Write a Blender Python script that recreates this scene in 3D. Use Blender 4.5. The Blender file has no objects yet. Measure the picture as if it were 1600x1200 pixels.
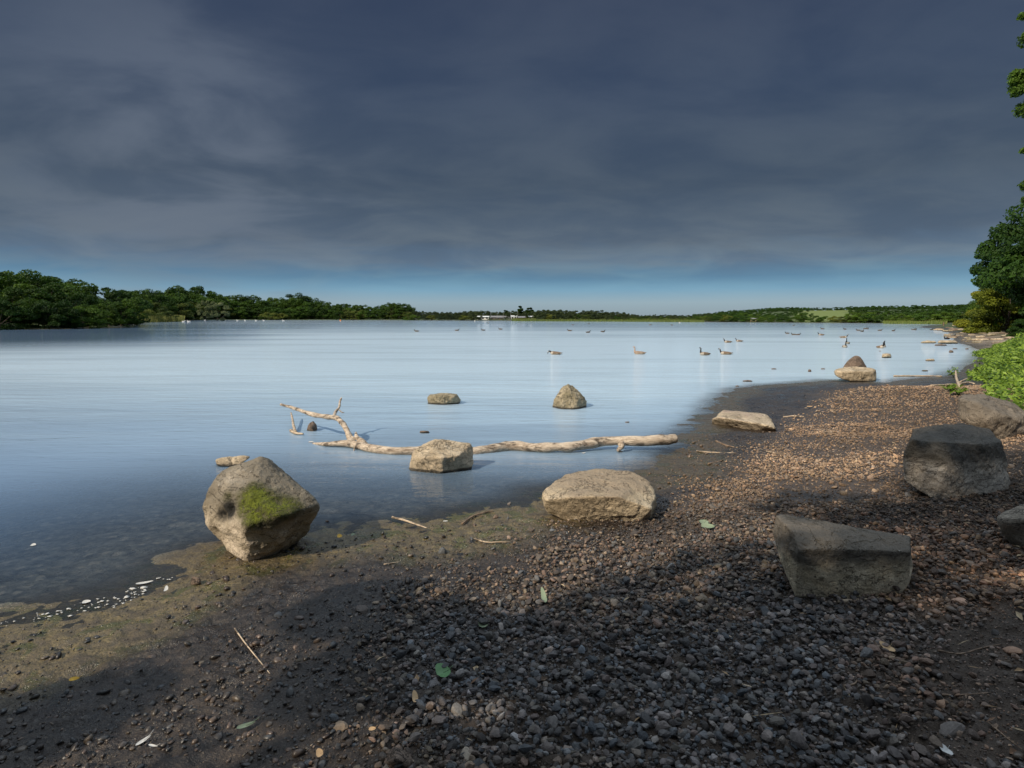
import bpy, bmesh, math, random
import numpy as np
from mathutils import Vector, Matrix
D = bpy.data
SC = bpy.context.scene
COL = SC.collection
R = math.radians
# ------------------------------------------------------------------ camera
F = 953.0; HOR = 496.0; CAMH = 1.65
PITCH = math.atan((600-HOR)/F)
cam = D.cameras.new("camera"); camo = D.objects.new("camera", cam); COL.objects.link(camo)
cam.sensor_width = 36; cam.lens = 36*F/1600
cam.clip_start = 0.05; cam.clip_end = 6000
camo.location = (0, 0, CAMH); camo.rotation_euler = (math.pi/2-PITCH, 0, 0)
SC.camera = camo
# ------------------------------------------------------------------ light
SUN_EL = 36.0
SV = Vector((-0.76, -0.65, 0)).normalized()*math.cos(R(SUN_EL)) + Vector((0, 0, math.sin(R(SUN_EL))))
sun = D.lights.new("sun", 'SUN'); suno = D.objects.new("sun", sun); COL.objects.link(suno)
sun.energy = 4.6; sun.angle = R(0.5); sun.color = (1.0, 0.87, 0.70)
suno.rotation_euler = SV.to_track_quat('Z', 'Y').to_euler()
W = D.worlds.new("World"); SC.world = W; W.use_nodes = True
SC.view_settings.view_transform = 'Standard'; SC.view_settings.look = 'None'
SC.view_settings.exposure = 0.0; SC.view_settings.gamma = 1.0
SC.cycles.max_bounces = 8; SC.cycles.transparent_max_bounces = 12
SC.cycles.use_denoising = True
SC.cycles.caustics_reflective = False; SC.cycles.caustics_refractive = False

def lin(r, g, b, a=1.0):
    f = lambda c: (c/255.0/12.92) if c/255.0 <= 0.04045 else ((c/255.0+0.055)/1.055)**2.4
    return (f(r), f(g), f(b), a)

class NT:
    """small node-tree helper"""
    def __init__(s, tree): s.t = tree; s.n = tree.nodes; s.l = tree.links; s.n.clear()
    def new(s, typ, **kw):
        n = s.n.new(typ)
        for k, v in kw.items(): setattr(n, k, v)
        return n
    def set(s, n, **kw):
        for k, v in kw.items():
            s.inp(n, k, v)
        return n
    def inp(s, n, k, v):
        i = n.inputs[k]
        if isinstance(v, bpy.types.NodeSocket): s.l.new(v, i)
        else: i.default_value = v
    def noise(s, vec, scale, detail=4, rough=0.5, dist=0.0):
        n = s.new('ShaderNodeTexNoise'); s.inp(n, 'Scale', scale); s.inp(n, 'Detail', detail)
        s.inp(n, 'Roughness', rough); s.inp(n, 'Distortion', dist)
        if vec is not None: s.l.new(vec, n.inputs['Vector'])
        return n.outputs['Fac']
    def math(s, op, a, b=0.0, c=None, clamp=False):
        n = s.new('ShaderNodeMath', operation=op, use_clamp=clamp)
        s.inp(n, 0, a); s.inp(n, 1, b)
        if c is not None: s.inp(n, 2, c)
        return n.outputs[0]
    def maprange(s, v, a, b, c=0.0, d=1.0, smooth=True):
        n = s.new('ShaderNodeMapRange', interpolation_type='SMOOTHSTEP' if smooth else 'LINEAR')
        s.inp(n, 0, v); s.inp(n, 1, a); s.inp(n, 2, b); s.inp(n, 3, c); s.inp(n, 4, d)
        return n.outputs[0]
    def mix(s, f, a, b, blend='MIX'):
        n = s.new('ShaderNodeMix', data_type='RGBA', blend_type=blend)
        s.inp(n, 0, f); s.inp(n, 6, a); s.inp(n, 7, b)
        return n.outputs[2]
    def ramp(s, f, stops, interp='LINEAR'):
        n = s.new('ShaderNodeValToRGB'); n.color_ramp.interpolation = interp
        el = n.color_ramp.elements
        while len(el) < len(stops): el.new(0.5)
        for e, (p, c) in zip(el, stops):
            e.position = p; e.color = c if len(c) == 4 else (*c, 1)
        s.l.new(f, n.inputs[0]); return n.outputs[0]
    def mapping(s, vec, scale=(1, 1, 1), rot=(0, 0, 0)):
        n = s.new('ShaderNodeMapping'); s.l.new(vec, n.inputs[0])
        n.inputs['Scale'].default_value = scale; n.inputs['Rotation'].default_value = rot
        return n.outputs[0]
    def bump(s, h, strength, dist, normal=None):
        n = s.new('ShaderNodeBump'); s.inp(n, 'Strength', strength); s.inp(n, 'Distance', dist)
        s.l.new(h, n.inputs['Height'])
        if normal is not None: s.l.new(normal, n.inputs['Normal'])
        return n.outputs[0]

# sky: Nishita + a sheet of streaky cloud, darker low down, bright overhead
def build_sky():
    t = NT(W.node_tree)
    out = t.new('ShaderNodeOutputWorld')
    sky = t.new('ShaderNodeTexSky', sky_type='NISHITA'); sky.sun_disc = False
    sky.sun_elevation = R(SUN_EL); sky.sun_rotation = math.atan2(SV.x, SV.y) % (2*math.pi)
    b1 = t.new('ShaderNodeBackground'); t.inp(b1, 'Color', sky.outputs[0]); t.inp(b1, 'Strength', 0.06)
    tc = t.new('ShaderNodeTexCoord'); sep = t.new('ShaderNodeSeparateXYZ'); t.l.new(tc.outputs['Generated'], sep.inputs[0])
    x, y, z = sep.outputs
    zc = t.math('MAXIMUM', z, 0.0)
    den = t.math('ADD', zc, 0.19)
    px_ = t.math('DIVIDE', x, den); py_ = t.math('DIVIDE', y, den)
    cmb = t.new('ShaderNodeCombineXYZ'); t.inp(cmb, 0, px_); t.inp(cmb, 1, py_)
    v1 = t.mapping(cmb.outputs[0], (0.75, 0.95, 1), (0, 0, R(28)))
    nA = t.noise(v1, 2.0, 6, 0.5, 0.5)
    v2 = t.mapping(cmb.outputs[0], (0.75, 1.15, 1), (0, 0, R(-24)))
    nB = t.noise(v2, 3.2, 8, 0.58, 0.4)
    n = t.math('ADD', t.math('MULTIPLY', nA, 0.66), t.math('MULTIPLY', nB, 0.34))
    zz = t.math('ADD', zc, t.math('MULTIPLY', t.math('SUBTRACT', nB, 0.5), t.math('MULTIPLY', t.maprange(zc, 0.03, 0.12), 0.05)))
    base = t.ramp(zz, [(0.0, lin(146, 165, 178)), (0.024, lin(152, 177, 191)), (0.044, lin(120, 163, 189)),
                       (0.062, lin(98, 136, 163)), (0.088, lin(98, 118, 138)), (0.12, lin(86, 101, 118)),
                       (0.20, lin(71, 85, 102)), (0.32, lin(61, 75, 97)), (0.455, lin(55, 67, 90)),
                       (0.50, lin(74, 88, 112)), (0.66, lin(206, 224, 240)), (1.0, lin(206, 220, 238))])
    # streaks: darker bluish and paler greyish bands
    f = t.maprange(n, 0.36, 0.66, 0.0, 1.0)
    amp = t.maprange(zc, 0.02, 0.10)
    dark = t.mix(1.0, base, (0.83, 0.88, 0.94, 1), 'MULTIPLY')
    pale = t.mix(1.0, base, (1.36, 1.27, 1.16, 1), 'MULTIPLY')
    streak = t.mix(f, dark, pale)
    colr = t.mix(amp, base, streak)
    # paler veil low on the left, bluer air low on the right
    dl = t.new('ShaderNodeVectorMath', operation='DISTANCE'); t.l.new(tc.outputs['Generated'], dl.inputs[0])
    dl.inputs[1].default_value = (-0.45, 0.87, 0.21)
    veil = t.math('MULTIPLY', t.maprange(dl.outputs['Value'], 0.05, 0.34, 1.0, 0.0), t.maprange(nA, 0.38, 0.6, 0.2, 1.0))
    colr = t.mix(t.math('MULTIPLY', veil, 0.5), colr, lin(112, 122, 138))
    # the cloud is brightest in front and above; dimmer behind
    # added bright patch high ahead, out of view, to brighten water and rock fronts
    sky_fill = t.math('MULTIPLY', t.math('MULTIPLY', t.maprange(y, 0.15, 0.60), t.maprange(zc, 0.50, 0.64)), t.maprange(zc, 0.80, 0.95, 1.0, 0.0))
    az = t.math('MULTIPLY', t.maprange(y, -0.3, 0.4, 0.75, 1.0), t.math('ADD', 1.0, t.math('MULTIPLY', sky_fill, 1.0)))
    b2 = t.new('ShaderNodeBackground'); t.inp(b2, 'Color', colr); t.inp(b2, 'Strength', az)
    fac = t.maprange(zc, 0.0, 0.06, 0.80, 0.97)
    mx = t.new('ShaderNodeMixShader'); t.inp(mx, 0, fac); t.l.new(b1.outputs[0], mx.inputs[1]); t.l.new(b2.outputs[0], mx.inputs[2])
    t.l.new(mx.outputs[0], out.inputs[0])
build_sky()

# ------------------------------------------------------------------ numpy noise
_rs = np.random.RandomState(7)
_P = np.concatenate([_rs.permutation(256)]*4).astype(np.int64)
_V = _rs.rand(256)*2-1
def vnoise(x, y, z=0.0):
    x = np.asarray(x, float); y = np.asarray(y, float); z = np.zeros_like(x)+z
    xi = np.floor(x).astype(np.int64); yi = np.floor(y).astype(np.int64); zi = np.floor(z).astype(np.int64)
    xf = x-xi; yf = y-yi; zf = z-zi
    u = xf*xf*xf*(xf*(xf*6-15)+10); v = yf*yf*yf*(yf*(yf*6-15)+10); w = zf*zf*zf*(zf*(zf*6-15)+10)
    xi &= 255; yi &= 255; zi &= 255
    def h(a, b, c): return _V[_P[_P[_P[(a & 255)]+(b & 255)]+(c & 255)]]
    c = [[[h(xi+i, yi+j, zi+k) for k in (0, 1)] for j in (0, 1)] for i in (0, 1)]
    L = lambda a, b, t: a+(b-a)*t
    return L(L(L(c[0][0][0], c[1][0][0], u), L(c[0][1][0], c[1][1][0], u), v),
             L(L(c[0][0][1], c[1][0][1], u), L(c[0][1][1], c[1][1][1], u), v), w)
def fbm(x, y, z=0.0, o=4, g=0.5):
    s = 0; a = 1; t = 0
    for i in range(o):
        s = s+a*vnoise(x*2**i+17.3*i, y*2**i-9.1*i, np.asarray(z)*2**i+3.7*i); t += a; a *= g
    return s/t
def sstep(x, a, b):
    t = np.clip((x-a)/(b-a), 0, 1); return t*t*(3-2*t)

# ------------------------------------------------------------------ pixel -> world
SP, CP = math.sin(PITCH), math.cos(PITCH)
def ray(px, py):
    dx = (px-800)/F; dy = (600-py)/F
    return np.array([dx, CP+dy*SP, -SP+dy*CP])
def onz(px, py, z=0.0):
    d = ray(px, py); t = (z-CAMH)/d[2]
    return np.array([0, 0, CAMH])+d*t
def atdepth(px, py, Y):
    d = ray(px, py); return np.array([0, 0, CAMH])+d*(Y/d[1])

# ------------------------------------------------------------------ lake outline
LK = [(-80, -60), (-30, -14), (-9.5, -0.6), (-5, 1.55)]
for p in [(0, 988), (90, 966), (180, 945), (270, 905), (325, 868), (380, 860), (440, 850), (490, 845), (560, 834), (640, 829),
          (700, 816), (760, 800), (830, 790), (858, 770), (950, 752), (1040, 733), (1062, 700), (1085, 675),
          (1105, 655), (1120, 630), (1150, 608), (1200, 602), (1250, 598), (1300, 594), (1340, 596), (1385, 599),
          (1420, 592), (1470, 589), (1500, 580), (1525, 562), (1533, 548), (1520, 541), (1495, 534), (1500, 527), (1480, 520),
          (1462, 514), (1440, 511), (1455, 508.5), (1480, 507), (1470, 506), (1350, 505), (1200, 504), (1100, 503),
          (960, 502), (850, 501.3), (740, 500.8), (640, 500.3), (530, 500), (400, 500), (300, 500.6), (290, 502),
          (260, 503), (215, 504), (204, 508), (195, 512), (100, 514), (0, 515)]:
    q = onz(*p); LK.append((q[0], q[1]))
LK += [(-92, 78), (-125, 40), (-130, -20), (-110, -60)]
LK = np.array(LK)
def poly_sd(X, Y, poly):
    """signed distance, positive OUTSIDE the polygon"""
    X = np.asarray(X, float); Y = np.asarray(Y, float)
    sh = X.shape; X = X.ravel(); Y = Y.ravel()
    best = np.full(X.shape, 1e18); ins = np.zeros(X.shape, bool)
    n = len(poly)
    for i in range(n):
        ax, ay = poly[i]; bx, by = poly[(i+1) % n]
        ex, ey = bx-ax, by-ay
        t = np.clip(((X-ax)*ex+(Y-ay)*ey)/(ex*ex+ey*ey+1e-12), 0, 1)
        d = (X-ax-t*ex)**2+(Y-ay-t*ey)**2
        best = np.minimum(best, d)
        c = ((ay > Y) != (by > Y))
        if ey != 0: ins ^= c & (X < (ex*(Y-ay)/ey+ax))
    r = np.sqrt(best); r[ins] *= -1
    return r.reshape(sh)
def W2(pts): return np.array([onz(a, b, 0.12)[:2] for a, b in pts])
# gravelly ground (no algae mud)
GRAV = W2([(560, 1330), (600, 1200), (690, 1010), (760, 930), (860, 880), (870, 845), (1010, 822), (1060, 790), (1120, 735), (1230, 650), (1290, 612),
           (1400, 602), (1520, 600), (1700, 610), (2600, 700), (2600, 1330)])
PATCH = W2([(1480, 1010), (1540, 1060), (1600, 1000), (1800, 1000), (1800, 1300), (1560, 1250), (1500, 1130)])   # bare dark soil

def ground_h(X, Y, detail=True):
    X = np.asarray(X, float); Y = np.asarray(Y, float)
    dist = np.hypot(X, Y)
    sd = poly_sd(X, Y, LK)
    wob = 0.10*fbm(X*2.2, Y*2.2, 1.0, 3)+0.05*fbm(X*8, Y*9, 4.0, 2)
    far = sstep(dist, 12, 60)
    sd = sd+wob*(1-far)+far*1.0*fbm(X*0.15, Y*0.15, 2.0, 2)*sstep(dist, 20, 90)
    land = np.clip(sd, 0, None); sea = np.clip(-sd, 0, None)
    z = 0.026*np.minimum(land, .8)+0.088*np.clip(land-.8, 0, 3.2)+0.02*np.clip(land-4, 0, 10)+0.012*np.clip(land-14, 0, 60)
    z = z-(0.035*np.minimum(sea, .7)+0.065*np.clip(sea-.7, 0, 7)+0.10*np.clip(sea-8, 0, 25))
    az = np.degrees(np.arctan2(X, Y))
    # wooded rise on the left, hill on the far right
    z = z+sstep(land, 4, 60)*4.5*sstep(-az, 27, 36)*sstep(dist, 60, 90)
    z = z+sstep(land, 6, 90)*3.6*sstep(az, 15, 24)*sstep(dist, 140, 190)*(1-sstep(az, 60, 80))
    z = z+sstep(land, 10, 140)*0.6*sstep(dist, 300, 420)*(1-sstep(np.abs(az), 50, 70))
    if detail:
        near = 1-sstep(dist, 9, 22)
        b = (0.010+0.020*sstep(sd, .7, 1.5))*fbm(X*1.7, Y*1.7, 5.0, 3)+0.012*fbm(X*3.4, Y*4.2, 15.0, 2)*sstep(np.abs(sd), 0, .3)*(1-sstep(sd, 1, 2))
        # lumpy ridged mud
        m = 1-np.abs(fbm(X*7+0.6*Y, Y*11-1.5*X, 6.0, 3))*2.2
        lump = 0.016*m+0.020*fbm(X*20, Y*24, 8.0, 4, 0.62)
        wet = sstep(sd, 0.04, 0.7)
        z = z+near*(b+lump*(0.42+0.58*wet)*np.where(sd > 0, 1, 0.45))
        z = z+(1-near)*0.1*fbm(X*0.3, Y*0.3, 5.0, 3)*sstep(np.abs(sd), 0, 3)
    return z
def hz(x, y, detail=True): return float(ground_h(np.array([x]), np.array([y]), detail)[0])
def onground(px, py):
    z = 0.0
    for _ in range(12):
        p = onz(px, py, z); z = 0.5*z+0.5*max(hz(p[0], p[1]), 0.0)
    return onz(px, py, z)

# ------------------------------------------------------------------ object helpers
def tag(o, label=None, cat=None, group=None, kind=None):
    if label: o['label'] = label
    if cat: o['category'] = cat
    if group: o['group'] = group
    if kind: o['kind'] = kind
    return o
def mesh_np(name, V, Fc, mats=(), smooth=True, col=None, attrs=None, midx=None):
    V = np.asarray(V, np.float32); Fc = np.asarray(Fc, np.int32)
    me = D.meshes.new(name)
    me.vertices.add(len(V)); me.vertices.foreach_set('co', V.ravel())
    k = Fc.shape[1]
    me.loops.add(Fc.size); me.loops.foreach_set('vertex_index', Fc.ravel())
    me.polygons.add(len(Fc)); me.polygons.foreach_set('loop_start', np.arange(0, Fc.size, k, dtype=np.int32))
    me.polygons.foreach_set('loop_total', np.full(len(Fc), k, np.int32))
    me.polygons.foreach_set('use_smooth', np.full(len(Fc), smooth, bool))
    for m in mats: me.materials.append(m)
    if midx is not None: me.polygons.foreach_set('material_index', np.asarray(midx, np.int32))
    me.update(calc_edges=True)
    if col is not None:
        a = me.attributes.new('col', 'FLOAT_COLOR', 'POINT')
        c = np.ones((len(V), 4), np.float32); c[:, :3] = col; a.data.foreach_set('color', c.ravel())
    for kx, v in (attrs or {}).items():
        a = me.attributes.new(kx, 'FLOAT', 'POINT'); a.data.foreach_set('value', np.asarray(v, np.float32))
    return me
def link(name, me, loc=(0, 0, 0), rz=0.0, parent=None):
    o = D.objects.new(name, me); COL.objects.link(o); o.location = loc; o.rotation_euler = (0, 0, rz)
    if parent: o.parent = parent
    return o
def empty(name, loc, rz=0.0):
    return link(name, None, loc, rz)
def grid_faces(nx, ny):
    i = np.arange((nx-1)*(ny-1)); a = (i//(nx-1))*nx+i % (nx-1)
    return np.stack([a, a+1, a+nx+1, a+nx], 1)
def join_np(parts):
    """parts: list of (V,F,col) -> single arrays"""
    Vs, Fs, Cs, n = [], [], [], 0
    for V, Fc, C in parts:
        Vs.append(V); Fs.append(Fc+n); Cs.append(np.broadcast_to(C, (len(V), 3))); n += len(V)
    return np.concatenate(Vs), np.concatenate(Fs), np.concatenate(Cs)

# ------------------------------------------------------------------ materials
def principled(name):
    m = D.materials.new(name); m.use_nodes = True; t = NT(m.node_tree)
    out = t.new('ShaderNodeOutputMaterial'); p = t.new('ShaderNodeBsdfPrincipled')
    t.l.new(p.outputs[0], out.inputs[0]); return m, t, p
def attr(t, name, typ='GEOMETRY'):
    a = t.new('ShaderNodeAttribute'); a.attribute_name = name; return a

def mat_ground():
    m, t, p = principled('ground_soil')
    geo = t.new('ShaderNodeNewGeometry'); pos = geo.outputs['Position']
    sd = attr(t, 'sd').outputs['Fac']; gv = attr(t, 'gravel').outputs['Fac']; alg = attr(t, 'algae').outputs['Fac']; gr = attr(t, 'grass').outputs['Fac']
    n1 = t.noise(pos, 1.6, 5, 0.6); n2 = t.noise(pos, 14, 5, 0.65); n3 = t.noise(pos, 75, 4, 0.7); n4 = t.noise(pos, 5, 4, 0.6, 0.5)
    mud = t.mix(t.maprange(n2, .3, .7), (0.007, 0.005, 0.004, 1), (0.032, 0.022, 0.016, 1))
    mud = t.mix(t.maprange(n1, 0.42, 0.65), mud, (0.034, 0.024, 0.017, 1))
    # little bright grit
    g = t.maprange(n3, 0.58, 0.70); mud = t.mix(t.math('MULTIPLY', g, 0.7), mud, (0.19, 0.145, 0.10, 1)); mud = t.mix(t.maprange(n3, .45, .32, 0, .7), mud, (0.006, 0.005, 0.005, 1))
    soil = t.mix(n2, (0.026, 0.019, 0.014, 1), (0.085, 0.060, 0.042, 1))
    c = t.mix(gv, mud, soil)
    c = t.mix(attr(t, 'sand').outputs['Fac'], c, t.mix(n1, (0.16, 0.12, 0.085, 1), (0.30, 0.23, 0.16, 1)))
    al = t.mix(t.maprange(n3, 0.3, 0.7), (0.055, 0.042, 0.018, 1), (0.23, 0.175, 0.08, 1))
    al = t.mix(t.maprange(n2, 0.40, 0.62), al, (0.10, 0.078, 0.045, 1))
    al = t.mix(t.maprange(n4, 0.52, 0.62, 0, 0.6), al, (0.055, 0.070, 0.014, 1))
    af = t.math('MULTIPLY', alg, t.maprange(n4, 0.30, 0.50, 0.35, 1.0), clamp=True)
    c = t.mix(af, c, al)
    # lake bed: silt and pale stones under the water
    vor = t.new('ShaderNodeTexVoronoi'); t.inp(vor, 'Scale', 11.0); wv = t.new('ShaderNodeVectorMath', operation='ADD'); t.l.new(pos, wv.inputs[0]); nw = t.new('ShaderNodeTexNoise'); t.inp(nw, 'Scale', 9.0); t.l.new(pos, nw.inputs['Vector']); sw = t.new('ShaderNodeVectorMath', operation='SCALE'); t.l.new(nw.outputs['Color'], sw.inputs[0]); sw.inputs['Scale'].default_value = 0.16; t.l.new(sw.outputs[0], wv.inputs[1]); t.l.new(wv.outputs[0], vor.inputs['Vector'])
    vs = t.new('ShaderNodeSeparateColor'); t.l.new(vor.outputs['Color'], vs.inputs[0])
    st = t.math('MULTIPLY', t.maprange(vor.outputs['Distance'], 0.26, 0.42, 1.0, 0.0), t.math('GREATER_THAN', vs.outputs[0], 0.55))
    bed = t.mix(t.maprange(n2, .35, .65), (0.09, 0.10, 0.10, 1), (0.26, 0.25, 0.21, 1))
    bed = t.mix(t.math('MULTIPLY', st, 0.7), bed, (0.42, 0.37, 0.29, 1))
    under = t.maprange(sd, -0.65, -0.15, 1.0, 0.0)
    c = t.mix(under, c, bed)
    ng = t.noise(pos, 0.35, 5, 0.6)
    grass = t.mix(ng, (0.02, 0.035, 0.008, 1), (0.07, 0.105, 0.022, 1))
    field = attr(t, 'field').outputs['Fac']
    grass = t.mix(field, grass, (0.13, 0.17, 0.035, 1))
    c = t.mix(gr, c, grass)
    t.inp(p, 'Base Color', c)
    wetn = t.maprange(n4, 0.38, 0.62)
    wet = t.math('MULTIPLY', t.maprange(sd, 0.9, 3.2, 1.0, 0.0), t.math('SUBTRACT', 1.0, gr))
    r = t.math('SUBTRACT', 0.80, t.math('MULTIPLY', wet, t.math('ADD', 0.24, t.math('MULTIPLY', wetn, 0.38))))
    t.inp(p, 'Roughness', r); t.inp(p, 'Specular IOR Level', t.math('ADD', 0.45, t.math('MULTIPLY', wet, 0.12)))
    b = t.bump(n2, 0.8, 0.03); b = t.bump(n3, 0.9, 0.010, b)
    t.l.new(b, p.inputs['Normal'])
    return m

def mat_water():
    m = D.materials.new('lake_water'); m.use_nodes = True; t = NT(m.node_tree)
    out = t.new('ShaderNodeOutputMaterial')
    geo = t.new('ShaderNodeNewGeometry'); pos = geo.outputs['Position']
    depth = attr(t, 'depth').outputs['Fac']; rip_sheen = attr(t, 'ripple_sheen').outputs['Fac']
    w1 = t.noise(t.mapping(pos, (0.7, 2.6, 1), (0, 0, R(6))), 1.6, 4, 0.55, 0.3)
    w2 = t.noise(t.mapping(pos, (1.0, 3.4, 1), (0, 0, R(-9))), 6.5, 3, 0.5, 0.2)
    w3 = t.noise(t.mapping(pos, (0.25, 1.2, 1), (0, 0, R(4))), 0.35, 4, 0.6)
    gust = t.maprange(t.noise(t.mapping(pos, (0.4, 1.4, 1)), 0.055, 4, 0.6), 0.38, 0.62, 0.35, 1.0)
    wl = t.noise(t.mapping(pos, (0.10, 0.75, 1), (0, 0, R(3))), 1.3, 5, 0.62, 0.4)
    wf = t.noise(t.mapping(pos, (0.02, 0.10, 1), (0, 0, R(5))), 1.0, 5, 0.6, 0.5)
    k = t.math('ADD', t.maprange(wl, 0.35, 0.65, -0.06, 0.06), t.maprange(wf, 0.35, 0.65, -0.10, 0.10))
    rip_sheen = t.math('MULTIPLY', rip_sheen, t.math('ADD', 1.0, k), clamp=True)
    b = t.bump(w1, t.math('ADD', 0.10, t.math('MULTIPLY', rip_sheen, 0.55)), 0.045)
    b = t.bump(w2, t.math('ADD', 0.04, t.math('MULTIPLY', rip_sheen, 0.40)), 0.020, b)
    b = t.bump(w3, t.math('MULTIPLY', rip_sheen, 0.5), 0.10, b)
    g1 = t.new('ShaderNodeBsdfGlossy'); t.inp(g1, 'Color', (0.93, 0.96, 1.0, 1)); t.inp(g1, 'Roughness', 0.03); t.l.new(b, g1.inputs['Normal'])
    g2 = t.new('ShaderNodeBsdfGlossy'); t.inp(g2, 'Color', (0.95, 0.98, 1.0, 1)); t.inp(g2, 'Roughness', 0.56); t.l.new(b, g2.inputs['Normal'])
    gm = t.new('ShaderNodeMixShader'); t.inp(gm, 0, t.math('MULTIPLY', t.math('POWER', rip_sheen, 1.5), 0.42)); t.l.new(g1.outputs[0], gm.inputs[1]); t.l.new(g2.outputs[0], gm.inputs[2])
    tr = t.new('ShaderNodeBsdfTransparent'); t.l.new(t.ramp(depth, [(0.0, (0.92, 0.94, 0.95, 1)), (0.25, (0.62, 0.76, 0.92, 1)), (1.0, (0.12, 0.25, 0.42, 1))]), tr.inputs[0])
    df = t.new('ShaderNodeBsdfDiffuse'); t.l.new(b, df.inputs['Normal']); t.l.new(t.mix(rip_sheen, (0.105, 0.20, 0.37, 1), (0.55, 0.74, 0.88, 1)), df.inputs[0])  # pale diffuse colour painted in for bright sky reflected by the rippled water
    body = t.new('ShaderNodeMixShader'); t.inp(body, 0, t.math('MAXIMUM', t.maprange(depth, 0.0, 0.28, 0.0, 0.86), t.math('MULTIPLY', t.maprange(rip_sheen, 0.1, 0.7), t.maprange(depth, 0.0, 0.022, 0.0, 0.9)))); t.l.new(tr.outputs[0], body.inputs[1]); t.l.new(df.outputs[0], body.inputs[2])
    fr = t.new('ShaderNodeFresnel'); fr.inputs[0].default_value = 1.50; t.l.new(b, fr.inputs['Normal'])
    f2 = t.math('MINIMUM', fr.outputs[0], 0.80)
    mx = t.new('ShaderNodeMixShader'); t.inp(mx, 0, f2); t.l.new(body.outputs[0], mx.inputs[1]); t.l.new(gm.outputs[0], mx.inputs[2])
    t.l.new(mx.outputs[0], out.inputs[0])
    return m

def mat_stone(name, pale, dark, top=None, tide=None, soft=0.06, wet=0.0, bumps=1.0, warm=None, layer=0.0):
    """pale/dark mottling; above the tide line the stone is stained 'top'; below `wet` it is wet and dark"""
    m, t, p = principled(name)
    tc = t.new('ShaderNodeTexCoord'); pos = tc.outputs['Object']
    sep = t.new('ShaderNodeSeparateXYZ'); t.l.new(pos, sep.inputs[0]); z = sep.outputs[2]
    nb = t.noise(pos, 5, 6, 0.62, 0.3); nm = t.noise(pos, 22, 5, 0.65); nf = t.noise(pos, 110, 4, 0.7); nx = t.noise(pos, 3.1, 3, 0.5)
    c = t.mix(t.maprange(nb, 0.35, 0.65), dark, pale)
    c = t.mix(t.maprange(nm, 0.38, 0.66, 0.0, 0.60), c, tuple(0.60*v for v in pale[:3])+(1,))
    c = t.mix(t.maprange(nf, 0.56, 0.72, 0.0, 0.55), c, tuple(min(1, 1.35*v) for v in pale[:3])+(1,))
    c = t.mix(t.maprange(nf, 0.46, 0.34, 0.0, 0.75), c, tuple(0.30*v for v in dark[:3])+(1,))
    if top is not None:
        zz = t.math('ADD', z, t.math('MULTIPLY', t.math('SUBTRACT', nb, 0.5), 0.16))
        zz = t.math('ADD', zz, t.math('MULTIPLY', t.math('SUBTRACT', nm, 0.5), 0.06))
        tf = t.maprange(zz, tide-soft, tide+soft)
        tcx = t.mix(nm, tuple(0.6*v for v in top[:3])+(1,), tuple(min(1, 1.5*v) for v in top[:3])+(1,))
        c = t.mix(t.math('MULTIPLY', tf, 0.93), c, tcx)
    # pits and hairline cracks
    vo = t.new('ShaderNodeTexVoronoi'); t.inp(vo, 'Scale', 42.0); t.l.new(pos, vo.inputs['Vector'])
    pit = t.math('MULTIPLY', t.maprange(vo.outputs['Distance'], 0.12, 0.30, 1.0, 0.0), t.maprange(nm, 0.48, 0.58))
    c = t.mix(t.math('MULTIPLY', pit, 0.75), c, tuple(0.22*v for v in dark[:3])+(1,))
    nk = t.noise(t.mapping(pos, (1, 1, 2.2), (0.4, 0.2, 0.3)), 3.4, 5, 0.6, 0.6)
    crack = t.maprange(t.math('ABSOLUTE', t.math('SUBTRACT', nk, 0.5)), 0.0, 0.012, 1.0, 0.0)
    c = t.mix(t.math('MULTIPLY', crack, 0.7), c, tuple(0.25*v for v in dark[:3])+(1,))
    # bird-lime and scratches
    sp = t.noise(t.mapping(pos, (3, 1, 1), (0.3, 0.5, 0.8)), 9, 2, 0.5, 1.2)
    c = t.mix(t.maprange(sp, 0.735, 0.76, 0, 0.55), c, (0.62, 0.60, 0.55, 1))
    at = attr(t, 'moss').outputs['Fac']
    mn = t.noise(pos, 60, 4, 0.7); mn2 = t.noise(pos, 9, 4, 0.6)
    moss = t.mix(mn, (0.060, 0.068, 0.012, 1), (0.25, 0.29, 0.020, 1))
    moss = t.mix(t.maprange(mn2, 0.45, 0.65), moss, (0.10, 0.11, 0.03, 1))
    c = t.mix(t.maprange(t.math('ADD', at, t.math('MULTIPLY', t.math('SUBTRACT', mn2, 0.5), 0.5)), 0.12, 0.45, 0, .75), c, (0.10, 0.095, 0.035, 1))
    mf = t.maprange(t.math('ADD', at, t.math('ADD', t.math('MULTIPLY', t.math('SUBTRACT', mn, 0.5), 1.5), t.math('MULTIPLY', t.math('SUBTRACT', mn2, 0.5), 1.3))), 0.40, 0.85)
    c = t.mix(mf, c, moss)
    pl = attr(t, 'cream_lit').outputs['Fac']; c = t.mix(t.math('MULTIPLY', pl, t.maprange(nm, 0.25, 0.6, 0.5, 0.95), clamp=True), c, (0.80, 0.68, 0.53, 1))  # cream patches, painted brighter for light bounced off the water
    dk = attr(t, 'shade_tint').outputs['Fac']
    c = t.mix(t.math('MULTIPLY', dk, t.maprange(nm, 0.3, 0.6, 0.55, 1.0), clamp=True), c, (0.030, 0.028, 0.024, 1))  # dark tint; at the boulder's hollow it is painted-in shade
    wl = t.maprange(t.math('ADD', z, t.math('MULTIPLY', t.math('SUBTRACT', nm, 0.5), 0.02)), wet-0.008, wet+0.012, 1.0, 0.0)
    c = t.mix(t.math('MULTIPLY', wl, 0.85), c, (0.022, 0.018, 0.013, 1))
    t.inp(p, 'Base Color', c)
    t.inp(p, 'Roughness', t.math('SUBTRACT', 0.88, t.math('MULTIPLY', wl, 0.55))); t.inp(p, 'Specular IOR Level', 0.35)
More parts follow.
